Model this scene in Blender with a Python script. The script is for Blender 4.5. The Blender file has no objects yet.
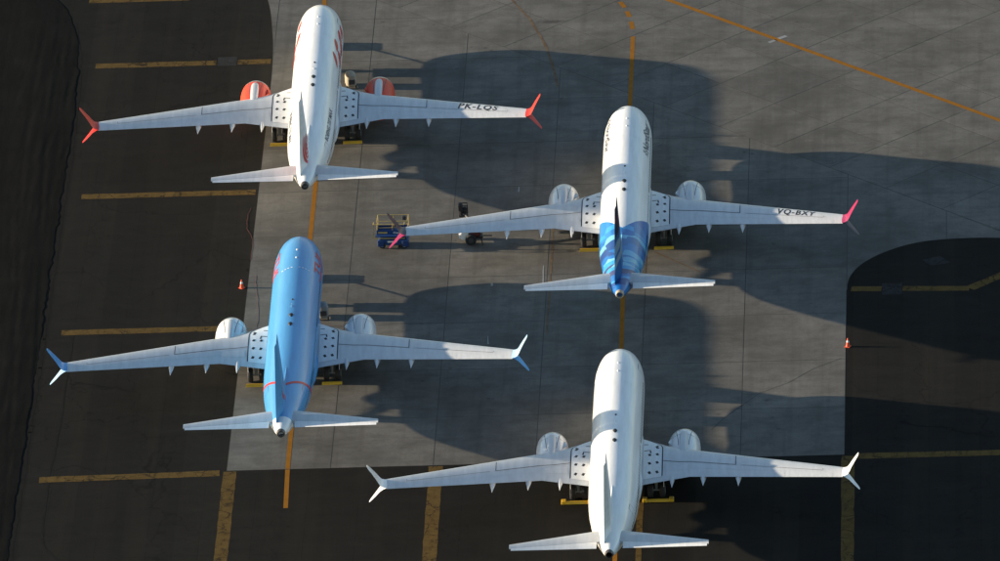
import bpy, bmesh, math, random
import numpy as np
from mathutils import Matrix, Vector

random.seed(7)
SC = bpy.context.scene
COL = SC.collection
R = math.radians

# ------------------------------------------------------------------ camera
cam_d = bpy.data.cameras.new('camera')
cam = bpy.data.objects.new('camera', cam_d)
COL.objects.link(cam)
cam_d.sensor_width = 36.0
cam_d.lens = 473.08
cam_d.clip_start = 5.0
cam_d.clip_end = 20000.0
def cam_matrix(loc, yaw, pitch, roll):
    f = Vector((math.sin(yaw) * math.cos(pitch), math.cos(yaw) * math.cos(pitch), -math.sin(pitch)))
    r = Vector((math.cos(yaw), -math.sin(yaw), 0)); u = r.cross(f)
    c, s = math.cos(roll), math.sin(roll)
    r2 = r * c + u * s; u2 = u * c - r * s
    m = Matrix((r2, u2, -f)).transposed().to_4x4()
    m.translation = loc
    return m
cam.matrix_world = cam_matrix((33.962, -894.010, 402.076), R(-2.7368), R(23.66775), R(-2.6382))
SC.camera = cam

# ------------------------------------------------------------------ sky, sun, exposure
SUN_EL, SUN_AZ = R(9.8), R(-85.0)          # azimuth clockwise from +Y: the sun stands low at the left
world = bpy.data.worlds.new('World'); SC.world = world
world.use_nodes = True
nt = world.node_tree
sky = nt.nodes.new('ShaderNodeTexSky'); sky.sky_type = 'NISHITA'; sky.sun_disc = False
sky.ozone_density = 1.4; sky.dust_density = 0.4
sky.sun_elevation = SUN_EL; sky.sun_rotation = SUN_AZ
bg = nt.nodes['Background']; bg.inputs[1].default_value = 0.092
nt.links.new(sky.outputs[0], bg.inputs[0])
sun_d = bpy.data.lights.new('sun', 'SUN'); sun = bpy.data.objects.new('sun', sun_d); COL.objects.link(sun)
sun_d.energy = 4.0; sun_d.angle = R(0.55); sun_d.color = (1.0, 0.84, 0.62)
to_sun = Vector((math.sin(SUN_AZ) * math.cos(SUN_EL), math.cos(SUN_AZ) * math.cos(SUN_EL), math.sin(SUN_EL)))
sun.rotation_euler = to_sun.to_track_quat('Z', 'Y').to_euler()
sun.location = (-60, 20, 60)
SC.view_settings.view_transform = 'Standard'
SC.view_settings.look = 'None'
SC.view_settings.gamma = 1.0
SC.view_settings.use_curve_mapping = False
SC.view_settings.exposure = 1.4

# ------------------------------------------------------------------ node helpers
class NT:
    def __init__(s, name):
        s.m = bpy.data.materials.new(name); s.m.use_nodes = True
        s.t = s.m.node_tree; s.b = s.t.nodes['Principled BSDF']
    def n(s, typ, **kw):
        nd = s.t.nodes.new(typ)
        for k, v in kw.items(): setattr(nd, k, v)
        return nd
    def put(s, sock, v):
        if isinstance(v, bpy.types.NodeSocket): s.t.links.new(v, sock)
        elif v is not None: sock.default_value = v
    def math(s, op, a, b=None, c=None, clamp=False):
        nd = s.n('ShaderNodeMath', operation=op, use_clamp=clamp)
        for i, v in enumerate((a, b, c)):
            if v is not None: s.put(nd.inputs[i], v)
        return nd.outputs[0]
    def mix(s, fac, a, b, mode='MIX'):
        nd = s.n('ShaderNodeMix', data_type='RGBA', blend_type=mode)
        s.put(nd.inputs[0], fac)
        s.put(nd.inputs[6], a if isinstance(a, bpy.types.NodeSocket) else (*a[:3], 1))
        s.put(nd.inputs[7], b if isinstance(b, bpy.types.NodeSocket) else (*b[:3], 1))
        return nd.outputs[2]
    def obj(s): return s.n('ShaderNodeTexCoord').outputs['Object']
    def pos(s): return s.n('ShaderNodeNewGeometry').outputs['Position']
    def mapv(s, v, scale=(1, 1, 1), rot=(0, 0, 0), loc=(0, 0, 0)):
        nd = s.n('ShaderNodeMapping'); s.put(nd.inputs[0], v)
        nd.inputs['Scale'].default_value = scale; nd.inputs['Rotation'].default_value = rot; nd.inputs['Location'].default_value = loc
        return nd.outputs[0]
    def noise(s, v, scale, detail=4, rough=.55, dist=0.0):
        nd = s.n('ShaderNodeTexNoise'); s.put(nd.inputs['Vector'], v)
        nd.inputs['Scale'].default_value = scale; nd.inputs['Detail'].default_value = detail
        nd.inputs['Roughness'].default_value = rough; nd.inputs['Distortion'].default_value = dist
        return nd.outputs[0]
    def vor(s, v, scale, feature='DISTANCE_TO_EDGE', out=0):
        nd = s.n('ShaderNodeTexVoronoi', feature=feature); s.put(nd.inputs['Vector'], v); nd.inputs['Scale'].default_value = scale
        return nd.outputs[out]
    def ramp(s, f, stops, interp='LINEAR'):
        nd = s.n('ShaderNodeValToRGB'); s.put(nd.inputs[0], f); cr = nd.color_ramp; cr.interpolation = interp
        while len(cr.elements) > 1: cr.elements.remove(cr.elements[-1])
        for i, (p, c) in enumerate(stops):
            e = cr.elements[0] if i == 0 else cr.elements.new(p)
            e.position = p
            e.color = (*c[:3], 1) if hasattr(c, '__len__') else (c, c, c, 1)
        return nd.outputs[0]
    def sep(s, v):
        nd = s.n('ShaderNodeSeparateXYZ'); s.put(nd.inputs[0], v); return nd.outputs
    def bump(s, h, strength, dist):
        nd = s.n('ShaderNodeBump'); s.put(nd.inputs['Height'], h); nd.inputs['Strength'].default_value = strength
        nd.inputs['Distance'].default_value = dist; s.t.links.new(nd.outputs[0], s.b.inputs['Normal'])
    def set(s, color=None, rough=None, metal=None, coat=None, spec=None):
        if color is not None: s.put(s.b.inputs['Base Color'], color if isinstance(color, bpy.types.NodeSocket) else (*color[:3], 1))
        if rough is not None: s.put(s.b.inputs['Roughness'], rough)
        if metal is not None: s.put(s.b.inputs['Metallic'], metal)
        if coat is not None: s.b.inputs['Coat Weight'].default_value = coat; s.b.inputs['Coat Roughness'].default_value = 0.12
        if spec is not None: s.b.inputs['Specular IOR Level'].default_value = spec
        return s.m

def simple(name, col, rough=.5, metal=0.0, coat=None, var=.12, scale=3.0):
    k = NT(name); f = k.noise(k.obj(), scale, 4)
    c = k.mix(k.ramp(f, [(.3, 0.0), (.7, 1.0)]), tuple(x * (1 - var) for x in col), tuple(min(1, x * (1 + var * .5)) for x in col))
    return k.set(c, rough, metal, coat)

def paint(name, col, rough=.32, coat=.35):
    """aircraft paint: faint rub-out streaks along the flow, skin lap joints and frames just visible"""
    k = NT(name)
    return k.set(skin(k, (*col, 1)), rough, coat=coat)
def skin(k, col):
    o = k.obj()
    st = k.noise(k.mapv(o, (2.6, .25, 2.6)), 1.0, 5, .6)
    c = k.mix(k.ramp(st, [(.35, .86), (.65, 1.0)]), (0, 0, 0), (1, 1, 1))
    base = col if isinstance(col, bpy.types.NodeSocket) else col[:3]
    c = k.mix(1.0, base, c, 'MULTIPLY')
    y = k.sep(o)[1]
    fr = k.math('ABSOLUTE', k.math('SUBTRACT', k.math('FRACT', k.math('MULTIPLY', y, 1 / 1.85)), .5))
    ln = k.math('GREATER_THAN', fr, .4945)
    return k.mix(k.math('MULTIPLY', ln, .16), c, (.25, .25, .26))

# ------------------------------------------------------------------ mesh helpers
def mesh(name, verts, faces, smooth=True, slots=1):
    me = bpy.data.meshes.new(name)
    me.from_pydata([tuple(v) for v in verts], [], faces)
    me.update()
    if smooth: me.shade_smooth()
    for _ in range(slots): me.materials.append(None)
    return me
def obj(name, me, mat, parent=None, **props):
    o = bpy.data.objects.new(name, me); COL.objects.link(o)
    if parent is not None: o.parent = parent
    if me is not None and mat is not None:
        if not me.materials: me.materials.append(None)
        o.material_slots[0].link = 'OBJECT'; o.material_slots[0].material = mat
    for k, v in props.items(): o[k] = v
    return o
def empty(name, loc, rz=0.0, **props):
    o = bpy.data.objects.new(name, None); COL.objects.link(o); o.location = loc; o.rotation_euler = (0, 0, rz)
    for k, v in props.items(): o[k] = v
    return o
def structure(name, me, mat, parent=None):
    o = obj(name, me, mat, parent)
    if parent is None: o['kind'] = 'structure'
    return o

class MB:
    """collects boxes, tubes and lofts into one mesh"""
    def __init__(s): s.v = []; s.f = []
    def add(s, v, f):
        k = len(s.v); s.v += [tuple(p) for p in v]; s.f += [tuple(i + k for i in q) for q in f]; return s
    def loft(s, rings, cap=True, closed=True):
        n = len(rings[0]); v = [p for r in rings for p in r]; f = []
        for i in range(len(rings) - 1):
            for j in range(n if closed else n - 1):
                a = i * n + j; b = i * n + (j + 1) % n
                f.append((a, b, b + n, a + n))
        if cap:
            f.append(tuple(range(n))[::-1]); f.append(tuple((len(rings) - 1) * n + j for j in range(n)))
        return s.add(v, f)
    def box(s, c, d, rz=0.0, bev=0.0, rx=0.0):
        x, y, z = (q / 2 for q in d); b = min(bev, x * .9, y * .9, z * .9)
        if b <= 0:
            P = [(sx * x, sy * y, sz * z) for sz in (-1, 1) for sx, sy in ((-1, -1), (1, -1), (1, 1), (-1, 1))]
            F = [(3, 2, 1, 0), (4, 5, 6, 7), (0, 1, 5, 4), (1, 2, 6, 5), (2, 3, 7, 6), (3, 0, 4, 7)]
        else:
            P = []
            def ring(ix, iy, zz):
                return [(-ix, -iy + b, zz), (-ix + b, -iy, zz), (ix - b, -iy, zz), (ix, -iy + b, zz), (ix, iy - b, zz), (ix - b, iy, zz), (-ix + b, iy, zz), (-ix, iy - b, zz)]
            rs = [ring(x - b, y - b, -z), ring(x, y, -z + b), ring(x, y, z - b), ring(x - b, y - b, z)]
            P = [p for r in rs for p in r]; F = [tuple(range(8))[::-1], tuple(24 + j for j in range(8))]
            for i in range(3):
                for j in range(8): F.append((i * 8 + j, i * 8 + (j + 1) % 8, i * 8 + 8 + (j + 1) % 8, i * 8 + 8 + j))
        M = Matrix.Translation(c) @ Matrix.Rotation(rz, 4, 'Z') @ Matrix.Rotation(rx, 4, 'X')
        return s.add([M @ Vector(p) for p in P], F)
    def tube(s, pts, r, n=8, cap=True):
        pts = [Vector(p) for p in pts]; rr = r if hasattr(r, '__len__') else [r] * len(pts); rings = []
        for i, p in enumerate(pts):
            d = (pts[min(i + 1, len(pts) - 1)] - pts[max(i - 1, 0)]).normalized()
            a = d.cross(Vector((0, 0, 1)) if abs(d.z) < .9 else Vector((1, 0, 0))).normalized(); b = d.cross(a)
            rings.append([p + a * (math.cos(t) * rr[i]) + b * (math.sin(t) * rr[i]) for t in (2 * math.pi * k / n for k in range(n))])
        return s.loft(rings, cap)
    def lathe(s, prof, c, axis='Y', n=32, cap=True):
        """prof: (along, radius); revolved about an axis through c"""
        rings = []
        for a, r in prof:
            ring = []
            for k in range(n):
                t = 2 * math.pi * k / n; p, q = r * math.sin(t), r * math.cos(t)
                ring.append({'Y': (c[0] + p, c[1] + a, c[2] + q), 'X': (c[0] + a, c[1] + p, c[2] + q), 'Z': (c[0] + p, c[1] + q, c[2] + a)}[axis])
            rings.append(ring)
        return s.loft(rings, cap)
    def mesh(s, name, smooth=True):
        me = mesh(name, s.v, s.f, smooth)
        if smooth: me.set_sharp_from_angle(angle=R(52))
        return me
    def build(s, name, mat, parent=None, smooth=False, **props):
        me = s.mesh(name, False)
        if smooth:
            me.shade_smooth(); 
            try: me.set_sharp_from_angle(angle=R(38))
            except Exception: pass
        return obj(name, me, mat, parent, **props)

def pchip(xs, ys):
    xs = np.array(xs, float); ys = np.array(ys, float); h = np.diff(xs); d = np.diff(ys) / h
    m = np.zeros(len(xs)); m[0] = d[0]; m[-1] = d[-1]
    for i in range(1, len(xs) - 1):
        if d[i - 1] * d[i] > 0:
            w1 = 2 * h[i] + h[i - 1]; w2 = h[i] + 2 * h[i - 1]
            m[i] = (w1 + w2) / (w1 / d[i - 1] + w2 / d[i])
    def f(x):
        i = int(min(max(np.searchsorted(xs, x) - 1, 0), len(xs) - 2)); t = (x - xs[i]) / h[i]
        return float((1 + 2 * t) * (1 - t) ** 2 * ys[i] + t * (1 - t) ** 2 * h[i] * m[i] + t * t * (3 - 2 * t) * ys[i + 1] + t * t * (t - 1) * h[i] * m[i + 1])
    return f

# ================================================================== THE GROUND
# ---- materials
def mat_asphalt():
    k = NT('worn_asphalt'); p = k.pos()
    big = k.noise(p, .09, 6, .65); mid = k.noise(k.mapv(p, (.5, 1, 1)), .7, 7, .72, .5); fine = k.noise(p, 9.0, 4, .75); band = k.noise(k.mapv(p, (1.0, .05, 1)), .5, 4, .6)
    c = k.ramp(big, [(.3, (0.0090, 0.0084, 0.0071)), (.7, (0.0145, 0.0135, 0.0113))])
    c = k.mix(k.ramp(mid, [(.36, .6), (.52, 0)]), c, (0.0061, 0.0057, 0.0048))
    c = k.mix(k.ramp(mid, [(.56, 0), (.75, .6)]), c, (0.0217, 0.0200, 0.0167))
    c = k.mix(k.ramp(fine, [(.3, 0), (.75, .5)]), c, (0.0217, 0.0200, 0.0167))
    c = k.mix(k.math('MULTIPLY', k.ramp(band, [(.50, 0), (.70, 1)]), .5), c, (0.0225, 0.0188, 0.0142))
    warp = k.n('ShaderNodeVectorMath', operation='MULTIPLY_ADD')
    nz = k.n('ShaderNodeTexNoise'); k.put(nz.inputs['Vector'], p); nz.inputs['Scale'].default_value = .45; nz.inputs['Detail'].default_value = 6
    k.put(warp.inputs[0], nz.outputs['Color']); warp.inputs[1].default_value = (4.5, 4.5, 0); k.put(warp.inputs[2], p)
    e = k.vor(k.mapv(warp.outputs[0], (.13, .06, 0)), 1.0)
    gate = k.ramp(k.noise(p, .06, 3), [(.40, 0), (.55, 1)])
    c = k.mix(k.math('MULTIPLY', k.math('MULTIPLY', k.ramp(e, [(0.0, 1), (.007, 0)]), gate), .85), c, (0.0038, 0.0036, 0.0032))
    # paving lanes laid along the stand: an open joint every 3.8 m, cross joints now and then
    x, y, z = k.sep(p); wob = k.math('MULTIPLY', k.noise(p, .4, 3), .02)
    for co, per, am in ((x, 3.81, .55), (y, 8.7, .4)):
        fr = k.math('ABSOLUTE', k.math('SUBTRACT', k.math('FRACT', k.math('ADD', k.math('MULTIPLY', co, 1 / per), wob)), .5))
        c = k.mix(k.math('MULTIPLY', k.math('MULTIPLY', k.math('GREATER_THAN', fr, .5 - .028 / per), am), k.ramp(mid, [(.4, 1), (.6, .2)])), c, (0.0043, 0.0043, 0.0041))
    wn = k.n('ShaderNodeTexWhiteNoise', noise_dimensions='1D'); k.put(wn.inputs['W'], k.math('FLOOR', k.math('ADD', k.math('MULTIPLY', x, 1 / 3.81), .5)))
    c = k.mix(1.0, c, k.ramp(wn.outputs[0], [(0, (.80, .80, .81)), (1, (1.16, 1.15, 1.13))]), 'MULTIPLY')
    sp = k.math('MULTIPLY', k.ramp(k.vor(p, .55, 'F1', 0), [(.03, 1), (.10, 0)]), k.ramp(k.noise(p, .11, 3), [(.48, 0), (.62, .7)]))
    c = k.mix(sp, c, (.0035, .0033, .0029))
    k.bump(k.math('ADD', fine, k.math('MULTIPLY', mid, .6)), .25, .012)
    return k.set(c, .95, spec=.08)
def mat_concrete():
    k = NT('weathered_concrete'); p = k.pos(); oi = k.n('ShaderNodeObjectInfo')
    big = k.noise(p, .13, 6, .62); mid = k.noise(k.mapv(p, (.85, 1, 1)), .5, 7, .68, .3); streak = k.noise(k.mapv(p, (.16, 1.1, 1)), 1.0, 7, .72, .3); fine = k.noise(p, 5.0, 4, .75)
    c = k.ramp(big, [(.30, (.092, .087, .077)), (.5, (.138, .130, .116)), (.70, (.184, .174, .156))])
    c = k.mix(k.ramp(mid, [(.34, .55), (.54, 0)]), c, (.076, .072, .064))
    c = k.mix(k.ramp(mid, [(.56, 0), (.78, .7)]), c, (.185, .177, .162))
    c = k.mix(k.ramp(streak, [(.34, .28), (.54, 0)]), c, (.066, .062, .055))
    lanes = k.noise(k.mapv(p, (.9, .03, 1)), 1.0, 4, .65)
    c = k.mix(k.ramp(lanes, [(.50, 0), (.72, .40)]), c, (.068, .063, .054))
    c = k.mix(k.ramp(fine, [(.3, .30), (.6, 0)]), c, (.070, .065, .056))
    c = k.mix(1.0, c, k.ramp(oi.outputs['Random'], [(0, (.90, .90, .905)), (1, (1.07, 1.06, 1.045))]), 'MULTIPLY')
    # oil and rubber blots
    bl = k.noise(k.mapv(p, (.5, 1, 1)), .33, 5, .7, .6)
    c = k.mix(k.ramp(bl, [(.62, 0), (.76, .6)]), c, (.046, .042, .036))
    # a long rubber scuff where wheels turn off the taxiway
    q = k.mapv(k.mapv(p, loc=(7.0, -73.3, 0)), (.42, 1.5, 0), (0, 0, R(45)))
    ln = k.n('ShaderNodeVectorMath', operation='LENGTH'); k.put(ln.inputs[0], q)
    c = k.mix(k.math('MULTIPLY', k.ramp(k.math('ADD', ln.outputs['Value'], k.math('MULTIPLY', mid, .8)), [(.55, .7), (1.35, 0)]), .9), c, (.034, .031, .028))
    sp = k.math('MULTIPLY', k.ramp(k.vor(p, .6, 'F1', 0), [(.03, 1), (.14, 0)]), k.ramp(k.noise(p, .12, 3), [(.46, 0), (.62, .65)]))
    c = k.mix(sp, c, (.042, .039, .034))
    k.bump(fine, .18, .01)
    return k.set(c, .9, spec=.14)
def mat_line(name, col, wear=.5, crack=True):
    k = NT(name); p = k.pos()
    n1 = k.noise(p, 1.1, 6, .65); n2 = k.noise(p, 9, 3, .7)
    c = k.mix(k.ramp(n1, [(.35, 0), (.65, wear)]), col, tuple(x * .45 for x in col))
    c = k.mix(k.ramp(n2, [(.35, wear * .6), (.6, 0)]), c, tuple(x * .35 for x in col))
    if crack:
        nz = k.n('ShaderNodeTexNoise'); k.put(nz.inputs['Vector'], p); nz.inputs['Scale'].default_value = 1.0; nz.inputs['Detail'].default_value = 4
        w = k.n('ShaderNodeVectorMath', operation='MULTIPLY_ADD'); k.put(w.inputs[0], nz.outputs['Color']); w.inputs[1].default_value = (1.6, 1.6, 0); k.put(w.inputs[2], p)
        e = k.vor(k.mapv(w.outputs[0], (.8, .62, 0)), 1.0)
        gate = k.ramp(k.noise(p, .35, 4, .7), [(.42, 0), (.56, 1)])
        c = k.mix(k.math('MULTIPLY', k.ramp(e, [(0, .95), (.05, 0)]), gate), c, (.008, .007, .006))
        c = k.mix(k.ramp(k.noise(k.mapv(p, (1, .3, 1)), 2.2, 6, .75), [(.54, 0), (.68, .75)]), c, (.012, .011, .009))
    return k.set(c, .85, spec=.08)
def mat_soil():
    k = NT('graded_dark_soil'); p = k.pos()
    a = k.noise(k.mapv(p, (1.2, .12, 1)), 1.2, 6, .65); b = k.noise(p, .35, 5, .6)
    c = k.ramp(b, [(.3, (.0068, .0066, .0058)), (.7, (.0110, .0105, .0092))])
    c = k.mix(k.ramp(a, [(.4, .6), (.6, 0)]), c, (.0050, .0049, .0044))
    k.bump(k.noise(p, 5, 4, .7), .4, .04)
    return k.set(c, 1.0, spec=.05)
M_ASPH, M_CONC, M_SOIL = mat_asphalt(), mat_concrete(), mat_soil()
M_OCHRE = mat_line('worn_ochre_paint', (.135, .083, .024), .6)
M_YEL = mat_line('yellow_taxi_paint', (.30, .125, .014), .3, False)
M_WHITEP = mat_line('worn_white_paint', (.34, .34, .33), .5, False)
M_GREYP = mat_line('grey_patch', (.034, .034, .033), .5)
M_FAINT = mat_line('faded_orange_paint', (.190, .130, .080), .75, False)
M_FAINTW = mat_line('faded_seam_paint', (.0165, .0145, .0115), .7, False)
M_VERGE = mat_line('dusty_verge', (.0150, .0128, .0098), .8, False)
M_SEAL = simple('joint_sealant', (.040, .036, .030), .8)

def sheet(name, poly, z, mat, kind=True, parent=None):
    me = mesh(name, [(x, y, z) for x, y in poly], [tuple(range(len(poly)))], False)
    bm = bmesh.new(); bm.from_mesh(me)
    for f in bm.faces:
        if f.normal.z < 0: f.normal_flip()
    bmesh.ops.triangulate(bm, faces=bm.faces[:]); bm.to_mesh(me); bm.free()
    return structure(name, me, mat, parent)

# ---- one sheet of ground out to the horizon
S = 9000
g = structure('ground', mesh('ground', [(-S, -S, 0), (S, -S, 0), (S, S, 0), (-S, S, 0)], [(0, 1, 2, 3)], False), M_ASPH)

# ---- graded soil strip left of the stands, with wheel ruts
def soil():
    rng = random.Random(3)
    NX, NY = 150, 260
    x0, x1, y0, y1 = -44.4, -75.0, -60.0, 120.0
    ruts = [(rng.uniform(-73, -46), rng.uniform(-.05, .05), rng.uniform(2, 9), rng.uniform(0, 6), rng.uniform(.002, .009)) for _ in range(34)]
    V = []; F = []
    edge = pchip([-60, 40, 54, 64, 70, 74, 77.6, 80.8, 90, 120], [0, 0, .05, -.15, -.4, -.9, -1.6, -2.7, -7, -22])
    for j in range(NY + 1):
        y = y0 + (y1 - y0) * j / NY
        e = edge(y) + .05 * math.sin(y * .9) + .03 * math.sin(y * 2.3 + 1) + rng.uniform(-.09, .09)
        for i in range(NX + 1):
            t = (i / NX) ** 1.25
            x = x0 + e + (x1 - x0) * t
            h = .02 + .05 * min(1, t * 14) + .02 * math.sin(x * 1.1 + .06 * y) * min(1, t * 6)
            for (rx, sl, wl, ph, dp) in ruts:
                c = rx + sl * (y - 30) + .9 * math.sin(y / wl / 3 + ph)
                for cc in (c, c + 1.7):
                    d = abs(x - cc)
                    if d < .55: h += dp * (-math.exp(-(d / .17) ** 2) + .65 * math.exp(-((d - .34) / .13) ** 2))
            h += rng.uniform(-.003, .003)
            V.append((x, y, max(.006, h) if i else .006))
    n = NX + 1
    for j in range(NY):
        for i in range(NX):
            a = j * n + i; F.append((a, a + n, a + n + 1, a + 1))
    return mesh('soil', V, F, True)
structure('soil', soil(), M_SOIL)

# ---- concrete: stand slabs 7.6 m wide, taxiway slabs 6.1 m square laid at 45 degrees
def clip(poly, a, b, c):
    """keep a*x+b*y<=c"""
    out = []
    for i in range(len(poly)):
        p, q = poly[i], poly[(i + 1) % len(poly)]; dp = a * p[0] + b * p[1] - c; dq = a * q[0] + b * q[1] - c
        if dp <= 0: out.append(p)
        if (dp < 0 < dq) or (dq < 0 < dp):
            t = dp / (dp - dq); out.append((p[0] + (q[0] - p[0]) * t, p[1] + (q[1] - p[1]) * t))
    return out
def area(p): return .5 * sum(p[i][0] * p[(i + 1) % len(p)][1] - p[(i + 1) % len(p)][0] * p[i][1] for i in range(len(p))) if len(p) > 2 else 0
def smooth(pts, n=6):
    out = []
    for i in range(len(pts) - 1):
        p0, p1, p2, p3 = (Vector(pts[min(max(j, 0), len(pts) - 1)]) for j in (i - 1, i, i + 1, i + 2))
        for q in range(n):
            t = q / n; v = .5 * (2 * p1 + (p2 - p0) * t + (2 * p0 - 5 * p1 + 4 * p2 - p3) * t * t + (3 * p1 - p0 - 3 * p2 + p3) * t ** 3); out.append((v.x, v.y))
    return out + [tuple(pts[-1])]
D0 = 57.5                                            # x+y of the joint between the stands and the taxiway
left_edge = [(-29.1, -11.35), (-29.15, 58.0)] + smooth([(-29.15, 62.0), (-29.2, 66.0), (-29.45, 72.0), (-30.2, 79.6), (-31.8, 85.0), (-34.6, 90.0), (-39.0, 95.0), (-46.0, 100.5)])
stand = left_edge + [(-46.0, 103.5), (16.6 - .001, D0 - 16.6), (16.6, 18.6), (16.6, -11.35)]
fillet = smooth([(16.6, 18.75), (16.85, 21.2), (17.75, 23.6), (19.5, 25.75), (21.8, 27.3), (24.5, 27.9), (28.3, 27.83), (31.0, 26.6)]) + [(40.0, 17.5), (40.0, D0 - 40.0), (16.6, D0 - 16.6)]
taxi = [(-46, D0 + 46), (40, D0 - 40), (40, 70), (20, 104), (-46, 140)]
apron = structure('concrete_apron', None, None)
def slab_me(poly, gap=.03, top=.010):
    if area(poly) < 0: poly = poly[::-1]
    # inset each edge
    n = len(poly); P = []
    for i in range(n):
        p0, p1, p2 = (Vector(poly[j % n]) for j in (i - 1, i, i + 1))
        d1 = (p1 - p0); d2 = (p2 - p1)
        if d1.length < 1e-6 or d2.length < 1e-6: continue
        d1.normalize(); d2.normalize(); n1 = Vector((-d1.y, d1.x)); n2 = Vector((-d2.y, d2.x)); b = n1 + n2
        if b.length < .2: b = n1
        b = b / max(.35, b.dot(n1)); P.append(p1 + b * gap)
    n = len(P); dz = random.uniform(-.0015, .0015)
    V = [(p.x, p.y, top + dz) for p in P] + [(p.x, p.y, .001) for p in P]
    F = [tuple(range(n))] + [(i, i + n, (i + 1) % n + n, (i + 1) % n) for i in range(n)]
    return mesh('slab', V, F, False)
def dedupe(p):
    q = []
    for a in p:
        if not q or math.hypot(a[0] - q[-1][0], a[1] - q[-1][1]) > .02: q.append(a)
    if len(q) > 2 and math.hypot(q[0][0] - q[-1][0], q[0][1] - q[-1][1]) < .02: q.pop()
    return q
def visible(c):      # only what the picture's ground area covers, with a margin; the rest is one poured sheet
    return -46 < c[0] < 36 and -14 < c[1] < 93
rest = []
def put_slab(p):
    p = dedupe(p)
    if abs(area(p)) < .35: return
    cx = sum(q[0] for q in p) / len(p); cy = sum(q[1] for q in p) / len(p)
    if visible((cx, cy)): obj('concrete_slab', slab_me(p), M_CONC, apron)
    else: rest.append(slab_me(p))
cols = [-46.0, -44.35, -36.75, -29.14 if False else -29.15 - .06, -21.4, -13.8, -6.25, 1.3, 8.9, 16.6]
rows = [-11.35 + 8.62 * i for i in range(0, 15)]
for i in range(len(cols) - 1):
    for j in range(len(rows) - 1):
        p = stand
        for a, b, c in ((-1, 0, -cols[i]), (1, 0, cols[i + 1]), (0, -1, -rows[j]), (0, 1, rows[j + 1]), (1, 1, D0)): p = clip(p, a, b, c) if len(p) > 2 else []
        if len(p) > 2: put_slab(p)
for i in range(4):
    p = fillet
    for a, b, c in ((-1, 0, -(16.6 + 7.6 * i)), (1, 0, 16.6 + 7.6 * (i + 1))): p = clip(p, a, b, c) if len(p) > 2 else []
    if len(p) > 2: put_slab(p)
for i in range(0, 9):
    for j in range(-4, 22):
        u0, v0 = D0 + 8.68 * i, 35.9 - 8.68 * 6 + 8.68 * j
        p = taxi
        for a, b, c in ((-1, -1, -u0), (1, 1, u0 + 8.68), (1, -1, -v0), (-1, 1, v0 + 8.68)): p = clip(p, a, b, c) if len(p) > 2 else []
        if len(p) > 2: put_slab(p)
if rest:
    bm = bmesh.new()
    for me in rest: bm.from_mesh(me); bpy.data.meshes.remove(me)
    me = bpy.data.meshes.new('outer_slabs'); bm.to_mesh(me); bm.free(); me.materials.append(None)
    obj('outer_slabs', me, M_CONC, apron, kind='stuff')
for nm, pl in (('joint_bed', stand), ('joint_bed', fillet), ('joint_bed', taxi)):
    z = .004
    me = mesh(nm, [(x, y, z) for x, y in pl], [tuple(range(len(pl)))], False)
    bm = bmesh.new(); bm.from_mesh(me); bmesh.ops.triangulate(bm, faces=bm.faces[:])
    for f in bm.faces:
        if f.normal.z < 0: f.normal_flip()
    bm.to_mesh(me); bm.free()
    obj(nm, me, M_SEAL, apron)

# ---- painted markings
ZA, ZC = .005, .0155
def band(name, pts, w, z, mat, jag=0.0):
    pts = [Vector(p) for p in pts]; L = []; Rr = []
    # resample so the paint edge can wander
    Q = []
    for a, b in zip(pts[:-1], pts[1:]):
        n = max(1, int((b - a).length / 1.0)); Q += [a + (b - a) * (i / n) for i in range(n)]
    Q.append(pts[-1])
    for i, p in enumerate(Q):
        d = (Q[min(i + 1, len(Q) - 1)] - Q[max(i - 1, 0)]).normalized(); nn = Vector((-d.y, d.x))
        L.append(p + nn * (w / 2 + random.uniform(-jag, jag))); Rr.append(p - nn * (w / 2 + random.uniform(-jag, jag)))
    n = len(Q); V = [(p.x, p.y, z) for p in L] + [(p.x, p.y, z) for p in Rr]
    F = [(i + n, i + 1 + n, i + 1, i) for i in range(n - 1)]
    return structure(name, mesh(name, V, F, False), mat)
for y, xa, xb in ((80.35, -44.6, -36.5), (66.75, -43.3, -33.7), (66.75, -32.0, -29.35), (40.6, -42.9, -29.35), (14.65, -42.9, -29.35)):
    band('ochre_line', [(xa, y), (xb, y)], .95, ZA, M_OCHRE, .03)
band('ochre_line', [(-42.95, -12.1), (-29.6, -11.75)], 1.0, ZA, M_OCHRE, .04)
for x, ya, yb, w in ((-28.85, -11.5, -40, 1.0), (-13.6, -11.5, -40, 1.05), (16.85, -11.6, -42, .95), (1.65, -11.6, -42, .45)):
    band('ochre_line', [(x, ya), (x + .1, yb)], w, ZA, M_OCHRE, .03)
band('ochre_line', [(17.4, -11.66), (40, -11.7)], .95, ZA, M_OCHRE, .03)
band('ochre_line', [(16.95, 18.95), (19.25, 18.8)], .9, ZA, M_OCHRE, .03)
band('ochre_line', [(20.85, 18.75), (25.9, 18.45)], .9, ZA, M_OCHRE, .03)
band('ochre_line', [(25.95, 18.45), (40, 32.0)], .9, ZA + .004, M_OCHRE, .03)
for pts in ([(-25.95, 90), (-25.6, 79), (-24.98, 66), (-24.75, 42), (-24.6, -8), (-24.58, -11.3)], [(-.65, 69.8), (-.6, 55.5), (-.4, 20), (-.15, -11.3)]):
    band('lead_in_line', pts, .34, ZC, M_YEL)
band('lead_in_line', [(-24.58, -11.4), (-24.42, -18.2)], .34, ZA, M_YEL)
band('lead_in_line', [(-.15, -11.4), (.1, -40)], .34, ZA, M_YEL)
dash = [(-.66, 71.0), (-.95, 73.6), (-1.35, 75.6), (-2.0, 77.6), (-3.0, 80.0), (-4.6, 83.2), (-7.0, 87.0)]
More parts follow.
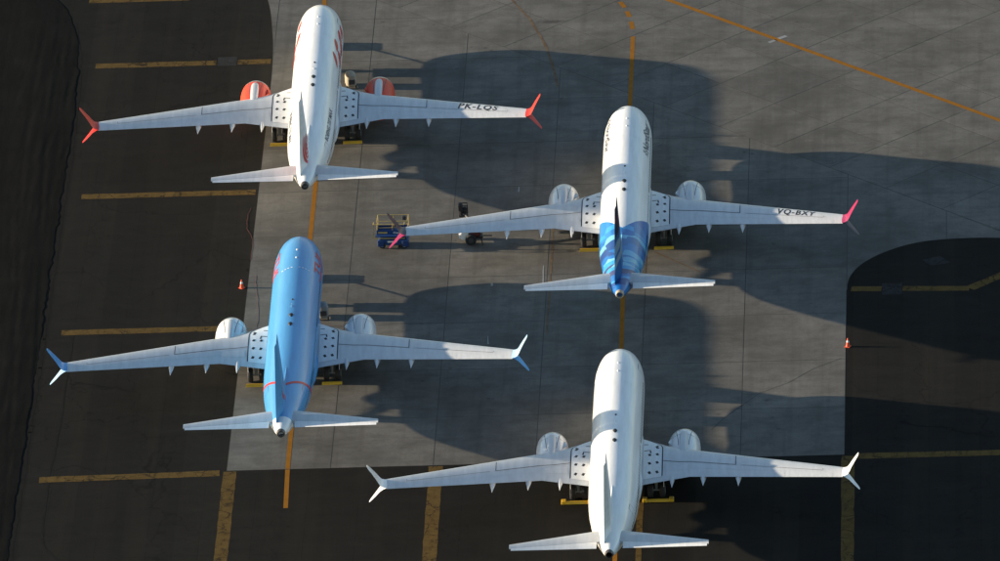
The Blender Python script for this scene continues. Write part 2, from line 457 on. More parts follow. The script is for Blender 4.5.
for a, b in zip(dash[:-1], dash[1:]):
    a, b = Vector(a), Vector(b); band('lead_in_dash', [a + (b - a) * .12, a + (b - a) * .72], .38, ZC, M_YEL)
band('taxiway_line', [(-30, 109.2), (1.9, 77.3), (28.4, 50.75), (40, 39.2)], .42, ZC, M_YEL)
band('white_tick', [(10.2, 67.75), (10.75, 68.3)], .3, ZC, M_WHITEP, .06); band('white_tick', [(10.95, 68.5), (11.55, 69.05)], .3, ZC + .004, M_WHITEP, .06)
band('faded_curve', [(-12.0, 82), (-10.5, 78.1), (-8.95, 73.9), (-7.6, 68.6), (-6.9, 64.4), (-6.4, 60)], .2, ZC, M_FAINT, .05)
band('faded_curve', [(-6.0, 32), (-6.0, 24), (-6.0, 12)], .14, ZC, M_FAINT, .05)
band('faded_line', [(1.9, 26.9), (5.4, 22.9)], .12, ZC, M_FAINT)
band('white_tick', [(-6.6, 24.9), (-6.55, 21.6)], .08, ZC + .004, M_WHITEP, .03)
band('white_tick', [(-10.45, 11.9), (-10.4, 10.4)], .09, ZC, M_WHITEP, .03)
band('white_tick', [(-10.45, 21.8), (-10.42, 21.3)], .2, ZC, M_WHITEP, .03)
band('white_tick', [(-8.9, 40.2), (-8.87, 39.2)], .07, ZC, M_WHITEP, .03)
band('edge_seam', [(-42.0, 14.1), (-42.0, -2.3), (-42.25, -11.5)], .16, ZA, M_FAINTW, .04)
band('edge_seam', [(-42.25, -12.7), (-42.15, -22.4), (-41.8, -24.1), (-40.4, -27), (-38, -31)], .16, ZA, M_FAINTW, .04)
band('edge_seam', [(-44.3, 13.55), (-42.1, 13.7)], .14, ZA, M_FAINTW, .03); band('edge_seam', [(-44.3, 8.25), (-42.1, 8.3)], .14, ZA, M_FAINTW, .03)
for a, b in (((-44.3, -2.3), (-43.0, -2.3)), ((-43.0, -2.45), (-43.0, -3.4)), ((-44.3, -3.5), (-43.0, -3.5))): band('edge_seam', [a, b], .12, ZA, M_FAINTW, .02)
band('edge_seam', [(22.9, 22.1), (25.3, 19.1)], .1, ZA, M_FAINTW, .02); band('edge_seam', [(26.4, 17.6), (34, 7.0)], .1, ZA, M_FAINTW, .02)
band('edge_seam', [(23.5, -31.3), (28.5, -26.5), (34, -21)], .18, ZA, M_FAINTW, .04)
band('asphalt_verge', [(-44.15, -60), (-44.15, 50), (-44.3, 62), (-44.7, 70), (-45.4, 76)], .2, ZA, M_VERGE, .08)
sheet('marker_patch', [(-33.6, 66.1), (-32.05, 66.1), (-32.05, 67.9), (-33.6, 67.9)], ZA + .002, M_GREYP)
sheet('marker_patch', [(19.3, 17.7), (20.8, 17.7), (20.8, 19.8), (19.3, 19.8)], ZA + .002, M_GREYP)
sheet('marker_patch', [(22.3, 24.1), (23.0, 22.9), (24.5, 23.4), (23.7, 24.7)], ZA + .002, M_GREYP)

M_TAR = simple('crack_sealant', (.030, .028, .025), .8)
band('sealed_crack', [(6.7, -6.3), (7.6, -4.3), (8.7, -2.4), (10.2, .1), (12.4, 1.9), (14.2, 4.3), (16.3, 6.1)], .055, ZC, M_TAR, .012)
band('sealed_crack', [(-20.5, 15.0), (-18.2, 14.8), (-14.0, 14.6)], .05, ZC, M_TAR, .012)
# ================================================================== AIRLINER GEOMETRY (x right, y forward, s = -y from the nose, z up)
st_s = [0, .06, .2, .45, .9, 1.5, 2.2, 3.0, 4.0, 5.0, 6.2, 8.0, 12, 18, 23.5, 25.5, 27.5, 29.5, 31.5, 33.5, 35.5, 37.0, 38.0, 38.5]
f_top = pchip(st_s, [2.72, 2.93, 3.08, 3.27, 3.62, 4.15, 4.74, 5.10, 5.27, 5.36, 5.405, 5.42, 5.42, 5.42, 5.42, 5.42, 5.42, 5.42, 5.42, 5.42, 5.41, 5.39, 5.36, 5.34])
f_bot = pchip(st_s, [2.72, 2.50, 2.33, 2.10, 1.80, 1.58, 1.45, 1.39, 1.37, 1.37, 1.38, 1.40, 1.41, 1.41, 1.41, 1.50, 1.72, 2.13, 2.64, 3.20, 3.78, 4.22, 4.55, 4.72])
f_hw = pchip(st_s, [0.01, .24, .42, .62, .88, 1.15, 1.39, 1.60, 1.75, 1.83, 1.87, 1.88, 1.88, 1.88, 1.88, 1.86, 1.80, 1.68, 1.50, 1.26, .96, .68, .46, .33])
def fus(s, th, off=0.0):
    y = -s + .60 * max(0.0, 1 - s / 9.0) ** 1.5
    w = f_hw(s); zt, zb = f_top(s), f_bot(s); zc = zb + (zt - zb) * .5; h = (zt - zb) / 2
    sx, cz = math.sin(th), math.cos(th)
    n = Vector((sx * h, 0, cz * w)); n = n.normalized() if n.length > 1e-9 else Vector((0, 1, 0))
    return Vector((w * sx, y, zc + h * cz)) + n * off
def fuselage_mesh():
    ss = [.002, .02, .06, .12, .2, .32, .45, .65, .9, 1.2, 1.5, 1.85, 2.2, 2.6, 3.0, 3.5, 4.0, 4.5, 5.0, 5.6, 6.2] + list(np.linspace(7, 23.5, 18)) + list(np.linspace(24.2, 38.5, 30))
    n = 56; mb = MB()
    mb.loft([[fus(s, 2 * math.pi * k / n) for k in range(n)] for s in ss])
    return mb.mesh('fuselage')
# wing planform, fitted to the stands' picture geometry
f_le = pchip([.6, 1.88, 3.2, 4.4, 16.65], [12.0, 13.0, 14.17, 15.16, 22.05])
def w_le(x): return f_le(x) if x < 4.4 else 15.16 + (x - 4.4) * (22.05 - 15.16) / 12.25
def w_te(x): return 20.12 if x < 5.4 else 20.12 + (x - 5.4) * (23.66 - 20.12) / 11.25
def w_z(x): return 2.27 + (x - 1.88) * .1075
def w_t(x): return np.interp(x, [.6, 1.88, 4.4, 16.65], [.15, .145, .118, .095])
def naca(c): return 5 * (.2969 * math.sqrt(max(c, 0)) - .126 * c - .3516 * c * c + .2843 * c ** 3 - .1036 * c ** 4)
def wing_pt(x, c, up=True, off=0.0):
    ch = w_te(x) - w_le(x); t = w_t(x) * ch * naca(c)
    droop = np.interp(x, [1.8, 5.4, 16.65], [.30, .10, .03]) * c * c
    z = w_z(x) - droop + (t * .95 if up else -t * 1.0) + .012 * ch * math.sin(math.pi * c)
    return Vector((x, -(w_le(x) + c * ch), z + (off if up else -off)))
def c_of(x, s): return (s - w_le(x)) / (w_te(x) - w_le(x))
CU = [0, .006, .02, .05, .1, .17, .26, .36, .47, .58, .69, .8, .9, 1.0]
def wing_mesh():
    xs = [.9, 1.4, 1.88, 2.3, 2.8, 3.3, 3.8, 4.2, 4.6, 5.0, 5.4, 5.9] + list(np.linspace(6.6, 16.65, 17))
    rings = []
    for x in xs:
        rings.append([wing_pt(x, c) for c in CU] + [wing_pt(x, c, False) + Vector((0, 0, -.012 if c == 1 else 0)) for c in CU[:0:-1]])
    return MB().loft(rings).mesh('wing')
def mirror(me, name=None):
    m = me.copy(); bm = bmesh.new(); bm.from_mesh(m)
    for v in bm.verts: v.co.x = -v.co.x
    bmesh.ops.reverse_faces(bm, faces=bm.faces[:]); bm.to_mesh(m); bm.free()
    return m
def panel_ring(x, z, sle, ch, nx, nz, tk):
    """aerofoil ring whose thickness direction is (nx, nz) in the x-z plane"""
    prof = [(0, 0), (.05, .55), (.2, .95), (.45, 1.0), (.75, .55), (1, .06), (1, -.06), (.75, -.55), (.45, -1.0), (.2, -.95), (.05, -.55)]
    return [(x + nx * b * tk * ch / 2, -(sle + a * ch), z + nz * b * tk * ch / 2) for a, b in prof]
def winglet_mesh(upper):
    if upper: st = [(16.6, 3.86, 22.05, 1.58), (16.82, 3.93, 22.2, 1.48), (17.02, 4.08, 22.4, 1.36), (17.16, 4.35, 22.65, 1.22), (17.34, 4.85, 23.15, 1.02), (17.6, 5.55, 23.92, .78), (17.82, 6.1, 24.52, .58), (17.89, 6.3, 24.82, .34)]
    else: st = [(16.62, 3.84, 22.25, 1.30), (16.85, 3.78, 22.45, 1.2), (17.1, 3.66, 22.75, 1.02), (17.45, 3.36, 23.2, .78), (17.75, 3.2, 23.8, .52), (17.88, 3.12, 24.1, .3)]
    rings = []
    for i, (x, z, s, c) in enumerate(st):
        a = st[max(i - 1, 0)]; b = st[min(i + 1, len(st) - 1)]; d = Vector((b[0] - a[0], b[1] - a[1])).normalized()
        rings.append(panel_ring(x, z, s, c, -d.y, d.x, .085))
    me = MB().loft(rings).mesh('winglet'); return me
def stab_pt(x, c, up, off=0):
    le = 34.25 + (x - .4) * (37.95 - 34.25) / 6.75; te = 37.35 + (x - .4) * (38.95 - 37.35) / 6.75
    ch = te - le; t = .095 * ch * naca(c); z = 4.93 + (x - .4) * .112
    return Vector((x, -(le + c * ch), z + (t if up else -t) + (off if up else -off)))
def stab_mesh(c0, c1, xa, xb, off=0.0, name='horizontal_stabilizer', n=12):
    cs = list(np.linspace(c0, c1, 9)) if c0 > 0 else [0, .01, .04, .1, .2, .35, .5, .62, c1]
    rings = [[stab_pt(x, c, True, off) for c in cs] + [stab_pt(x, c, False, off) + Vector((0, 0, -.008)) for c in cs[::-1]] for x in np.linspace(xa, xb, n)]
    return MB().loft(rings).mesh(name)
def fin_pt(z, c, side, off=0.0):
    """side -1 left, +1 right"""
    t = (z - 5.2) / 7.05
    le = 31.2 + t * (36.75 - 31.2); te = 37.35 + t * (38.6 - 37.35)
    ch = te - le; w = .5 * (.105 - .02 * t) * ch * naca(c) / 1.0
    if z > 12.05: w *= max(.15, (12.25 - z) / .2)
    return Vector((side * (w + off), -(le + c * ch), z))
def fin_mesh(c0, c1, za, zb, off=0.0, name='vertical_fin'):
    cs = [0, .01, .04, .1, .2, .35, .5, c1] if c0 == 0 else list(np.linspace(c0, c1, 6))
    zs = list(np.linspace(za, 12.0, 12)) + [12.1, 12.18, 12.25] if zb > 12.1 else list(np.linspace(za, zb, 12))
    return MB().loft([[fin_pt(z, c, 1, off) for c in cs] + [fin_pt(z, c, -1, off) + Vector((-.004, 0, 0)) for c in cs[::-1]] for z in zs]).mesh(name)
def dorsal_mesh():
    rings = []
    for t in np.linspace(0, 1, 8):
        s = 26.6 + t * 6.0; h = 5.36 + .04 + (.95 * t ** 2.0); w = .05 + .06 * t
        rings.append([(-w, -s, 5.25), (-w * .8, -s, 5.25 + (h - 5.25) * .5), (-w * .3, -s, h - .01), (0, -s, h), (w * .3, -s, h - .01), (w * .8, -s, 5.25 + (h - 5.25) * .5), (w, -s, 5.25)])
    return MB().loft(rings).mesh('dorsal_fillet')
def fairing_mesh():
    rings = []
    for s in np.linspace(10.6, 22.8, 20):
        t = (s - 10.6) / 12.2; k = math.sin(math.pi * t) ** .45 if 0 < t < 1 else 0
        w = 1.6 + .42 * k; zb = 1.43 - .24 * k; zt = 2.1 + .65 * k
        ring = []
        for j in range(24):
            a = 2 * math.pi * j / 24; ring.append((w * math.copysign(abs(math.sin(a)) ** .8, math.sin(a)), -s, (zt + zb) / 2 + (zt - zb) / 2 * math.copysign(abs(math.cos(a)) ** .8, math.cos(a))))
        rings.append(ring)
    return MB().loft(rings).mesh('wing_body_fairing')
EX, EZ = 4.87, 1.58
def cowl_mesh():
    out = [(-12.15, 1.135), (-12.5, 1.175), (-13.0, 1.20), (-13.7, 1.20), (-14.4, 1.165), (-15.1, 1.09), (-15.8, .985), (-15.8, .955), (-15.0, .98), (-14.0, .95)]
    return MB().lathe(out, (EX, 0, EZ), 'Y', 48, False).mesh('fan_cowl')
def lip_mesh():
    p = [(-12.9, .90), (-12.3, .885), (-11.95, .905), (-11.76, .945), (-11.68, .985), (-11.72, 1.03), (-11.85, 1.075), (-12.15, 1.132)]
    return MB().lathe(p, (EX, 0, EZ), 'Y', 48, False).mesh('inlet_lip')
def fan_mesh():
    mb = MB().lathe([(-12.92, .9), (-12.9, .3), (-12.75, .28), (-12.5, .14), (-12.38, .01)], (EX, 0, EZ), 'Y', 32, False)
    for k in range(18):
        a = 2 * math.pi * k / 18; d = Vector((math.sin(a), 0, math.cos(a))); t = Vector((math.cos(a), 0, -math.sin(a))); c = Vector((EX, 0, EZ))
        mb.add([c + d * .28 + Vector((0, -12.86, 0)), c + d * .28 + t * .1 + Vector((0, -12.7, 0)), c + d * .87 + t * .22 + Vector((0, -12.74, 0)), c + d * .87 + Vector((0, -12.88, 0))], [(0, 1, 2, 3)])
    return mb.mesh('fan')
def nozzle_mesh(): return MB().lathe([(-14.2, .80), (-15.3, .74), (-16.2, .60), (-16.75, .48), (-16.75, .44), (-16.2, .4)], (EX, 0, EZ), 'Y', 32, False).mesh('exhaust_nozzle')
def plug_mesh(): return MB().lathe([(-15.8, .36), (-16.7, .30), (-17.2, .16), (-17.45, .02)], (EX, 0, EZ), 'Y', 24, True).mesh('exhaust_plug')
def pylon_mesh():
    rings = []
    for s, w, zt in ((12.55, .10, 2.79), (12.75, .22, 2.87), (13.1, .28, 2.93), (13.7, .30, 2.98), (14.4, .30, 3.0), (15.1, .29, 2.98), (15.8, .27, 2.9), (17.2, .24, 2.6), (18.2, .1, 2.3)):
        zb = 2.5 if s < 15.5 else 2.05
        rings.append([(EX - w, -s, zb), (EX - w, -s, zt - .12), (EX - w * .75, -s, zt - .03), (EX - w * .3, -s, zt), (EX + w * .3, -s, zt), (EX + w * .75, -s, zt - .03), (EX + w, -s, zt - .12), (EX + w, -s, zb)])
    return MB().loft(rings).mesh('pylon')
def cowl_line_mesh():
    mb = MB()
    for th in (-.52, .52):
        V = []
        for i in range(14):
            t = i / 13; s = 12.2 + 2.5 * t; r = np.interp(s, [12.15, 12.5, 13, 13.7, 14.4, 15.1], [1.135, 1.175, 1.2, 1.2, 1.165, 1.09]) + .006
            a = th * (1 - .35 * math.sin(math.pi * t * .5)); w = .018
            V += [(EX + r * math.sin(a - w), -s, EZ + r * math.cos(a - w)), (EX + r * math.sin(a + w), -s, EZ + r * math.cos(a + w))]
        mb.add(V, [(2 * i, 2 * i + 1, 2 * i + 3, 2 * i + 2) for i in range(13)])
    V = []
    for i in range(25):
        a = -1.5 + 3.0 * i / 24; r = 1.208
        V += [(EX + r * math.sin(a), -13.02, EZ + r * math.cos(a)), (EX + r * math.sin(a), -13.05, EZ + r * math.cos(a))]
    mb.add(V, [(2 * i, 2 * i + 2, 2 * i + 3, 2 * i + 1) for i in range(24)])
    return mb.mesh('cowl_seam')
def strake_mesh():
    a = -.85; d = Vector((math.sin(a), 0, math.cos(a))); c = Vector((EX, 0, EZ)); t = Vector((math.cos(a), 0, -math.sin(a))) * .02
    P = [c + d * 1.17 + Vector((0, -12.9, 0)), c + d * 1.15 + Vector((0, -14.1, 0)), c + d * 1.5 + Vector((0, -14.1, 0)), c + d * 1.42 + Vector((0, -13.6, 0))]
    return mesh('strake', [p - t for p in P] + [p + t for p in P], [(0, 1, 2, 3), (7, 6, 5, 4), (0, 4, 5, 1), (1, 5, 6, 2), (2, 6, 7, 3), (3, 7, 4, 0)], False)
def flap_fairing_mesh(x, s_end, w):
    rings = []
    s0 = s_end - 3.6
    for t in (0, .06, .15, .28, .42, .55, .68, .8, .9, 1.0):
        s = s0 + (s_end - s0) * t; k = max(.03, min(1.0, (t / .3) ** .6, ((1 - t) / .5)))
        zc = w_z(x) - .34 + .10 * t
        rings.append([(x + w * k * math.sin(a), -s, zc + .27 * k * math.cos(a)) for a in (2 * math.pi * j / 12 for j in range(12))])
    return MB().loft(rings).mesh('flap_track_fairing')

# ---- conforming pieces
def wing_patch(x0, x1, c0, c1, off, nx=8, nc=6, cfun=None):
    V = []; F = []
    for i in range(nx + 1):
        x = x0 + (x1 - x0) * i / nx; a, b = (c0, c1) if cfun is None else cfun(x)
        for j in range(nc + 1): V.append(wing_pt(x, a + (b - a) * j / nc, True, off))
    n = nc + 1
    for i in range(nx):
        for j in range(nc): k = i * n + j; F.append((k, k + 1, k + n + 1, k + n))
    return V, F
def wing_strip(pts, w, off, mb):
    Q = []
    for a, b in zip(pts[:-1], pts[1:]):
        a, b = Vector(a), Vector(b); n = max(2, int((b - a).length / .35)); Q += [a + (b - a) * (i / n) for i in range(n)]
    Q.append(Vector(pts[-1])); V = []
    for i, p in enumerate(Q):
        d = (Q[min(i + 1, len(Q) - 1)] - Q[max(i - 1, 0)]).normalized(); nn = Vector((-d.y, d.x)) * w / 2
        for q in (p + nn, p - nn): V.append(wing_pt(q.x, min(.995, max(.002, c_of(q.x, q.y))), True, off))
    mb.add(V, [(2 * i, 2 * i + 1, 2 * i + 3, 2 * i + 2) for i in range(len(Q) - 1)])
def up_normals(me):
    bm = bmesh.new(); bm.from_mesh(me)
    for f in bm.faces:
        if f.normal.z < 0: f.normal_flip()
    bm.to_mesh(me); bm.free(); return me
def text_bm(txt, shear=0.0, bold=False, space=1.0):
    c = bpy.data.curves.new('t', 'FONT'); c.body = txt; c.size = 1; c.shear = shear; c.space_character = space; c.resolution_u = 3
    if bold: c.offset = .02
    o = bpy.data.objects.new('t', c); COL.objects.link(o)
    dg = bpy.context.evaluated_depsgraph_get(); dg.update()
    me = bpy.data.meshes.new_from_object(o.evaluated_get(dg))
    bm = bmesh.new(); bm.from_mesh(me)
    bpy.data.objects.remove(o); bpy.data.curves.remove(c); bpy.data.meshes.remove(me)
    return bm
def poly_bm(polys):
    bm = bmesh.new()
    for p in polys: bm.faces.new([bm.verts.new((x, y, 0)) for x, y in p])
    return bm
def wrap(bm, fun, name, fit=None, du=.25, dv=.12, flip=False):
    """flat lettering/graphics (u,v) laid on a curved surface by fun(u,v); fit=(u0,v0,u1,v1) rescales first"""
    if fit:
        xs = [v.co.x for v in bm.verts]; ys = [v.co.y for v in bm.verts]
        for v in bm.verts:
            v.co.x = fit[0] + (v.co.x - min(xs)) / (max(xs) - min(xs)) * (fit[2] - fit[0]); v.co.y = fit[1] + (v.co.y - min(ys)) / (max(ys) - min(ys)) * (fit[3] - fit[1]); v.co.z = 0
    bmesh.ops.triangulate(bm, faces=bm.faces[:])
    xs = [v.co.x for v in bm.verts]; ys = [v.co.y for v in bm.verts]
    for ax, lo, hi, st in ((0, min(xs), max(xs), du), (1, min(ys), max(ys), dv)):
        k = lo + st
        while k < hi:
            nv = [0, 0, 0]; nv[ax] = 1; co = [0, 0, 0]; co[ax] = k
            bmesh.ops.bisect_plane(bm, geom=bm.verts[:] + bm.edges[:] + bm.faces[:], plane_co=co, plane_no=nv); k += st
    for v in bm.verts: v.co = fun(v.co.x, v.co.y)
    if flip: bmesh.ops.reverse_faces(bm, faces=bm.faces[:])
    me = bpy.data.meshes.new(name); bm.to_mesh(me); bm.free(); me.materials.append(None)
    return me
def side_map(side, off=.012):
    """u = station s, v = arc angle from the crown (deg)"""
    return lambda u, v: fus(u, side * R(v), off)
def fus_text(txt, side, s0, s1, a_low, a_high, name, shear=0.0, bold=True):
    # right side reads towards the nose, left side towards the tail
    if side > 0: f = lambda u, v: fus(s1 - u, R(a_low + (a_high - a_low) * v), .012)
    else: f = lambda u, v: fus(s0 + u, -R(a_low + (a_high - a_low) * v), .012)
    return wrap(text_bm(txt, shear, bold), f, name, (0, 0, s1 - s0, 1), .3, .16)
def wing_text(txt, x0, x1, c_top, c_bot, name):
    return wrap(text_bm(txt, .3, True, 1.2), lambda u, v: wing_pt(u, c_bot + (c_top - c_bot) * v, True, .012), name, (x0, 0, x1, 1), .4, .25)

ME = {}
ME['fuselage'] = fuselage_mesh(); ME['fairing'] = fairing_mesh()
ME['wing'] = wing_mesh()
ME['winglet_u'] = winglet_mesh(True); ME['winglet_l'] = winglet_mesh(False)
def pm(name, *a, **k):
    v, f = wing_patch(*a, **k); return up_normals(mesh(name, v, f, True))
ME['slat'] = [pm('slat', x0, x1, .004, .115, .004, 6, 6) for x0, x1 in ((6.0, 9.4), (9.45, 12.9), (12.95, 16.4))]
ME['flap'] = [pm('flap', 2.1, 5.35, .80, .998, .004, 6, 4), pm('flap', 5.45, 12.4, .76, .998, .004, 10, 4)]
ME['aileron'] = [pm('aileron', 12.5, 15.9, .72, .998, .007, 6, 4)]
ME['spoiler'] = [pm('spoiler', x, x + 1.38, .60, .755, .006, 3, 3) for x in (5.5, 6.92, 8.34, 9.76)] + [pm('spoiler', 3.6, 5.3, .63, .79, .006, 3, 3)]
ME['panel'] = pm('overwing_panel', 1.95, 3.32, .2, .8, .018, 8, 10, cfun=lambda x: (c_of(x, 13.55 + (x - 1.95) * 1.05 + max(0, x - 2.9) ** 2 * 1.6), c_of(x, 19.55)))
def marks():
    mb = MB()
    wing_strip([(1.95, 13.5), (2.5, 14.05), (2.95, 14.55), (3.25, 15.0), (3.36, 15.5), (3.36, 19.5)], .075, .026, mb)
    wing_strip([(1.98, 14.9), (2.3, 14.88)], .10, .026, mb); wing_strip([(2.0, 15.95), (2.45, 15.9), (2.5, 16.35)], .10, .026, mb)
    wing_strip([(2.85, 15.35), (3.05, 15.1)], .16, .026, mb)
    for x, ss in ((2.98, (15.5, 16.6, 17.75, 18.95)), (2.42, (16.6, 17.75, 18.9))):
        for s in ss: wing_strip([(x - .05, s - .15), (x + .05, s + .15)], .19, .026, mb)
    return up_normals(mb.mesh('walkway_marking', False))
ME['marks'] = marks()
def lines():
    mb = MB()
    P = lambda x, c: (x, w_le(x) + c * (w_te(x) - w_le(x)))
    wing_strip([P(x, .56) for x in np.linspace(3.4, 8.75, 6)], .055, .022, mb)
    wing_strip([P(8.78, .57), P(8.78, .14)], .05, .022, mb)
    wing_strip([P(3.4, .12), P(3.9, .02)], .05, .022, mb)
    wing_strip([P(x, .56) for x in np.linspace(9.2, 15.2, 6)] + [P(15.2, .42)], .028, .022, mb)
    return up_normals(mb.mesh('wing_line', False))
ME['lines'] = lines()
ME['seams'] = None
ME['stab'] = stab_mesh(0, .66, .4, 7.17); ME['elev'] = stab_mesh(.675, 1.0, .95, 7.05, -.003, 'elevator')
ME['stab_tip'] = None
ME['fin'] = fin_mesh(0, .66, 5.2, 12.25); ME['rudder'] = fin_mesh(.672, 1.0, 5.30, 11.98, -.004, 'rudder')
for v in ME['rudder'].vertices:      # parked with the rudder blown over to the left
    t = (v.co.z - 5.2) / 7.05; le = 31.2 + t * 5.55; te = 37.35 + t * 1.25
    d = max(0.0, -v.co.y - (le + .672 * (te - le))); v.co.x -= d * math.sin(R(11)); v.co.y += d * (1 - math.cos(R(11)))
ME['rudder'].update(); ME['dorsal'] = dorsal_mesh()
ME['cowl'] = cowl_mesh(); ME['lip'] = lip_mesh(); ME['fan'] = fan_mesh(); ME['nozzle'] = nozzle_mesh(); ME['plug'] = plug_mesh(); ME['pylon'] = pylon_mesh(); ME['cseam'] = cowl_line_mesh(); ME['strake'] = strake_mesh()
ME['ftf'] = [flap_fairing_mesh(4.1, 21.35, .24), flap_fairing_mesh(6.4, 21.75, .26), flap_fairing_mesh(9.0, 22.55, .25)]
def wheel(r, w):
    t = MB().lathe([(-w / 2, r * .55), (-w / 2, r * .84), (-w * .36, r * .97), (0, r), (w * .36, r * .97), (w / 2, r * .84), (w / 2, r * .55)], (0, 0, 0), 'X', 28, True).mesh('tyre')
    h = MB().lathe([(-w / 2 - .01, r * .15), (-w / 2 - .012, r * .5), (-w * .3, r * .56), (w * .3, r * .56), (w / 2 + .012, r * .5), (w / 2 + .01, r * .15)], (0, 0, 0), 'X', 20, True).mesh('rim')
    return t, h
ME['mtyre'], ME['mrim'] = wheel(.565, .40); ME['ntyre'], ME['nrim'] = wheel(.345, .2)
GS = 17.95      # main gear station
def main_strut():
    mb = MB().tube([(2.86, -GS, .565), (2.86, -GS, 1.3), (2.78, -GS + .05, 2.2)], [.10, .13, .15], 12)
    mb.tube([(2.4, -GS, .565), (3.32, -GS, .565)], .07, 8)
    mb.tube([(2.8, -GS, 1.55), (2.0, -GS + .1, 2.0)], .06, 8).tube([(2.86, -GS - .12, .9), (2.86, -GS - .3, 1.25), (2.86, -GS - .1, 1.6)], .045, 6)
    mb.tube([(2.9, -GS - .15, 1.95), (3.9, -GS - .9, 2.1)], [.09, .05], 8).tube([(2.9, -GS, 1.8), (3.3, -GS - .55, 2.0), (4.1, -GS - .7, 2.1)], .05, 6)
    return mb.mesh('strut')
def main_door(): return MB().box((3.42, -GS, 1.45), (.04, .75, 1.15), bev=.01).mesh('gear_door', False)
def nose_strut():
    mb = MB().tube([(0, -4.0, .345), (0, -4.0, .9), (0, -3.9, 1.7)], [.07, .09, .1], 12).tube([(-.3, -4.0, .345), (.3, -4.0, .345)], .05, 8)
    mb.tube([(0, -4.0, .85), (0, -5.1, 1.55)], .05, 8).tube([(0, -3.88, .6), (0, -3.65, .85), (0, -3.86, 1.1)], .035, 6)
    return mb.mesh('strut')
ME['mstrut'] = main_strut(); ME['mdoor'] = main_door(); ME['nstrut'] = nose_strut()
ME['ndoor'] = MB().box((.42, -4.25, 1.12), (.035, 1.7, .72), bev=.01).mesh('gear_door', False)
ME['apu'] = MB().lathe([(-38.48, .335), (-38.62, .315), (-38.78, .26), (-38.78, .22), (-38.5, .2)], (0, 0, 5.045), 'Y', 24, True).mesh('tail_cone_exhaust')
def windows(side):
    mb = MB()
    s = 6.6
    while s < 31.5:
        if not (17.2 < s < 17.4):
            V = []
            for (ds, dz) in ((-.09, -.12), (-.12, 0), (-.09, .12), (.09, .12), (.12, 0), (.09, -.12)):
                h = (f_top(s) - f_bot(s)) / 2; zc = (f_top(s) + f_bot(s)) / 2; a = math.acos(max(-1, min(1, (3.95 - zc + dz) / h)))
                V.append(fus(s + ds, side * a, .008))
            mb.add(V, [tuple(range(6)) if side < 0 else tuple(range(6))[::-1]])
        s += .508
    return mb.mesh('cabin_windows', False)
ME['winL'], ME['winR'] = windows(-1), windows(1)
def quad_patch(f, u0, u1, v0, v1, nu, nv, name, tk=0.0):
    V = [f(u0 + (u1 - u0) * i / nu, v0 + (v1 - v0) * j / nv) for i in range(nu + 1) for j in range(nv + 1)]
    F = [(i * (nv + 1) + j, (i + 1) * (nv + 1) + j, (i + 1) * (nv + 1) + j + 1, i * (nv + 1) + j + 1) for i in range(nu) for j in range(nv)]
    return mesh(name, V, F, True)
def outward(me):
    bm = bmesh.new(); bm.from_mesh(me)
    for f in bm.faces:
        c = f.calc_center_median(); 
        if f.normal.dot(Vector((c.x, 0, c.z - 3.4))) < 0: f.normal_flip()
    bm.to_mesh(me); bm.free(); return me
def door_me(side, s0, s1):
    return outward(quad_patch(side_map(side, .006), s0, s1, 52, 103, 4, 12, 'door'))
def door_frame(side, s0, s1):
    mb = MB()
    for (a, b, c, d) in ((s0 - .03, s0, 50, 105), (s1, s1 + .03, 50, 105), (s0, s1, 50, 51), (s0, s1, 104, 105)):
        nu = 4; nv = 12
        V = [fus(a + (b - a) * i / nu, side * R(c + (d - c) * j / nv), .007) for i in range(nu + 1) for j in range(nv + 1)]
        mb.add(V, [(i * (nv + 1) + j, (i + 1) * (nv + 1) + j, (i + 1) * (nv + 1) + j + 1, i * (nv + 1) + j + 1) for i in range(nu) for j in range(nv)])
    return outward(mb.mesh('frame', True))
DOORS = [(sd, a, a + .86) for sd in (-1, 1) for a in (4.55, 29.6)]
ME['doors'] = [(door_me(*d), door_frame(*d)) for d in DOORS]
def panes():
    out = []
    for sd in (-1, 1):
        for s0, s1, a0, a1 in ((1.62, 2.3, 2, 26), (1.75, 2.55, 28, 50), (2.2, 2.9, 53, 72)):
            out.append(outward(quad_patch(side_map(sd, .008), s0, s1, a0, a1, 4, 4, 'windscreen')))
    return out
ME['panes'] = panes()
def blade(s, h, l): return MB().loft([[(-.02, -s, 5.38), (.02, -s, 5.38), (.02, -s - l, 5.38), (-.02, -s - l, 5.38)], [(-.012, -s - l * .35, 5.42 + h), (.012, -s - l * .35, 5.42 + h), (.012, -s - l, 5.42 + h), (-.012, -s - l, 5.42 + h)]]).mesh('antenna', False)
def blister(s, l, w, h):
    rings = []
    for t in np.linspace(0, 1, 9):
        k = max(.03, math.sin(math.pi * t ** .7)) ** .7; rings.append([(w * k * math.sin(a), -s - l * t, f_top(s) - .01 + h * k * max(0, math.cos(a))) for a in np.linspace(-math.pi / 2, math.pi / 2, 9)])
    return MB().loft(rings).mesh('antenna')
ME['ant_dark'] = [blister(17.7, .62, .17, .12), blister(19.35, .62, .17, .12), blister(15.0, .28, .08, .08)]
ME['ant_white'] = [blister(5.6, .3, .09, .08), blister(7.1, .3, .08, .07), blade(16.2, .22, .3)]
def fastener_row():
    mb = MB()
    for a in (-32, -24, -17, -9, 9, 17, 24, 32):
        s = 9.0 + abs(a) * .004
        P = [fus(s + ds, R(a + da), .012) for ds, da in ((-.06, -2), (.06, -2), (.06, 2), (-.06, 2))]
        mb.add(P, [(3, 2, 1, 0)])
    return mb.mesh('crown_markings', False)
ME['row'] = fastener_row()
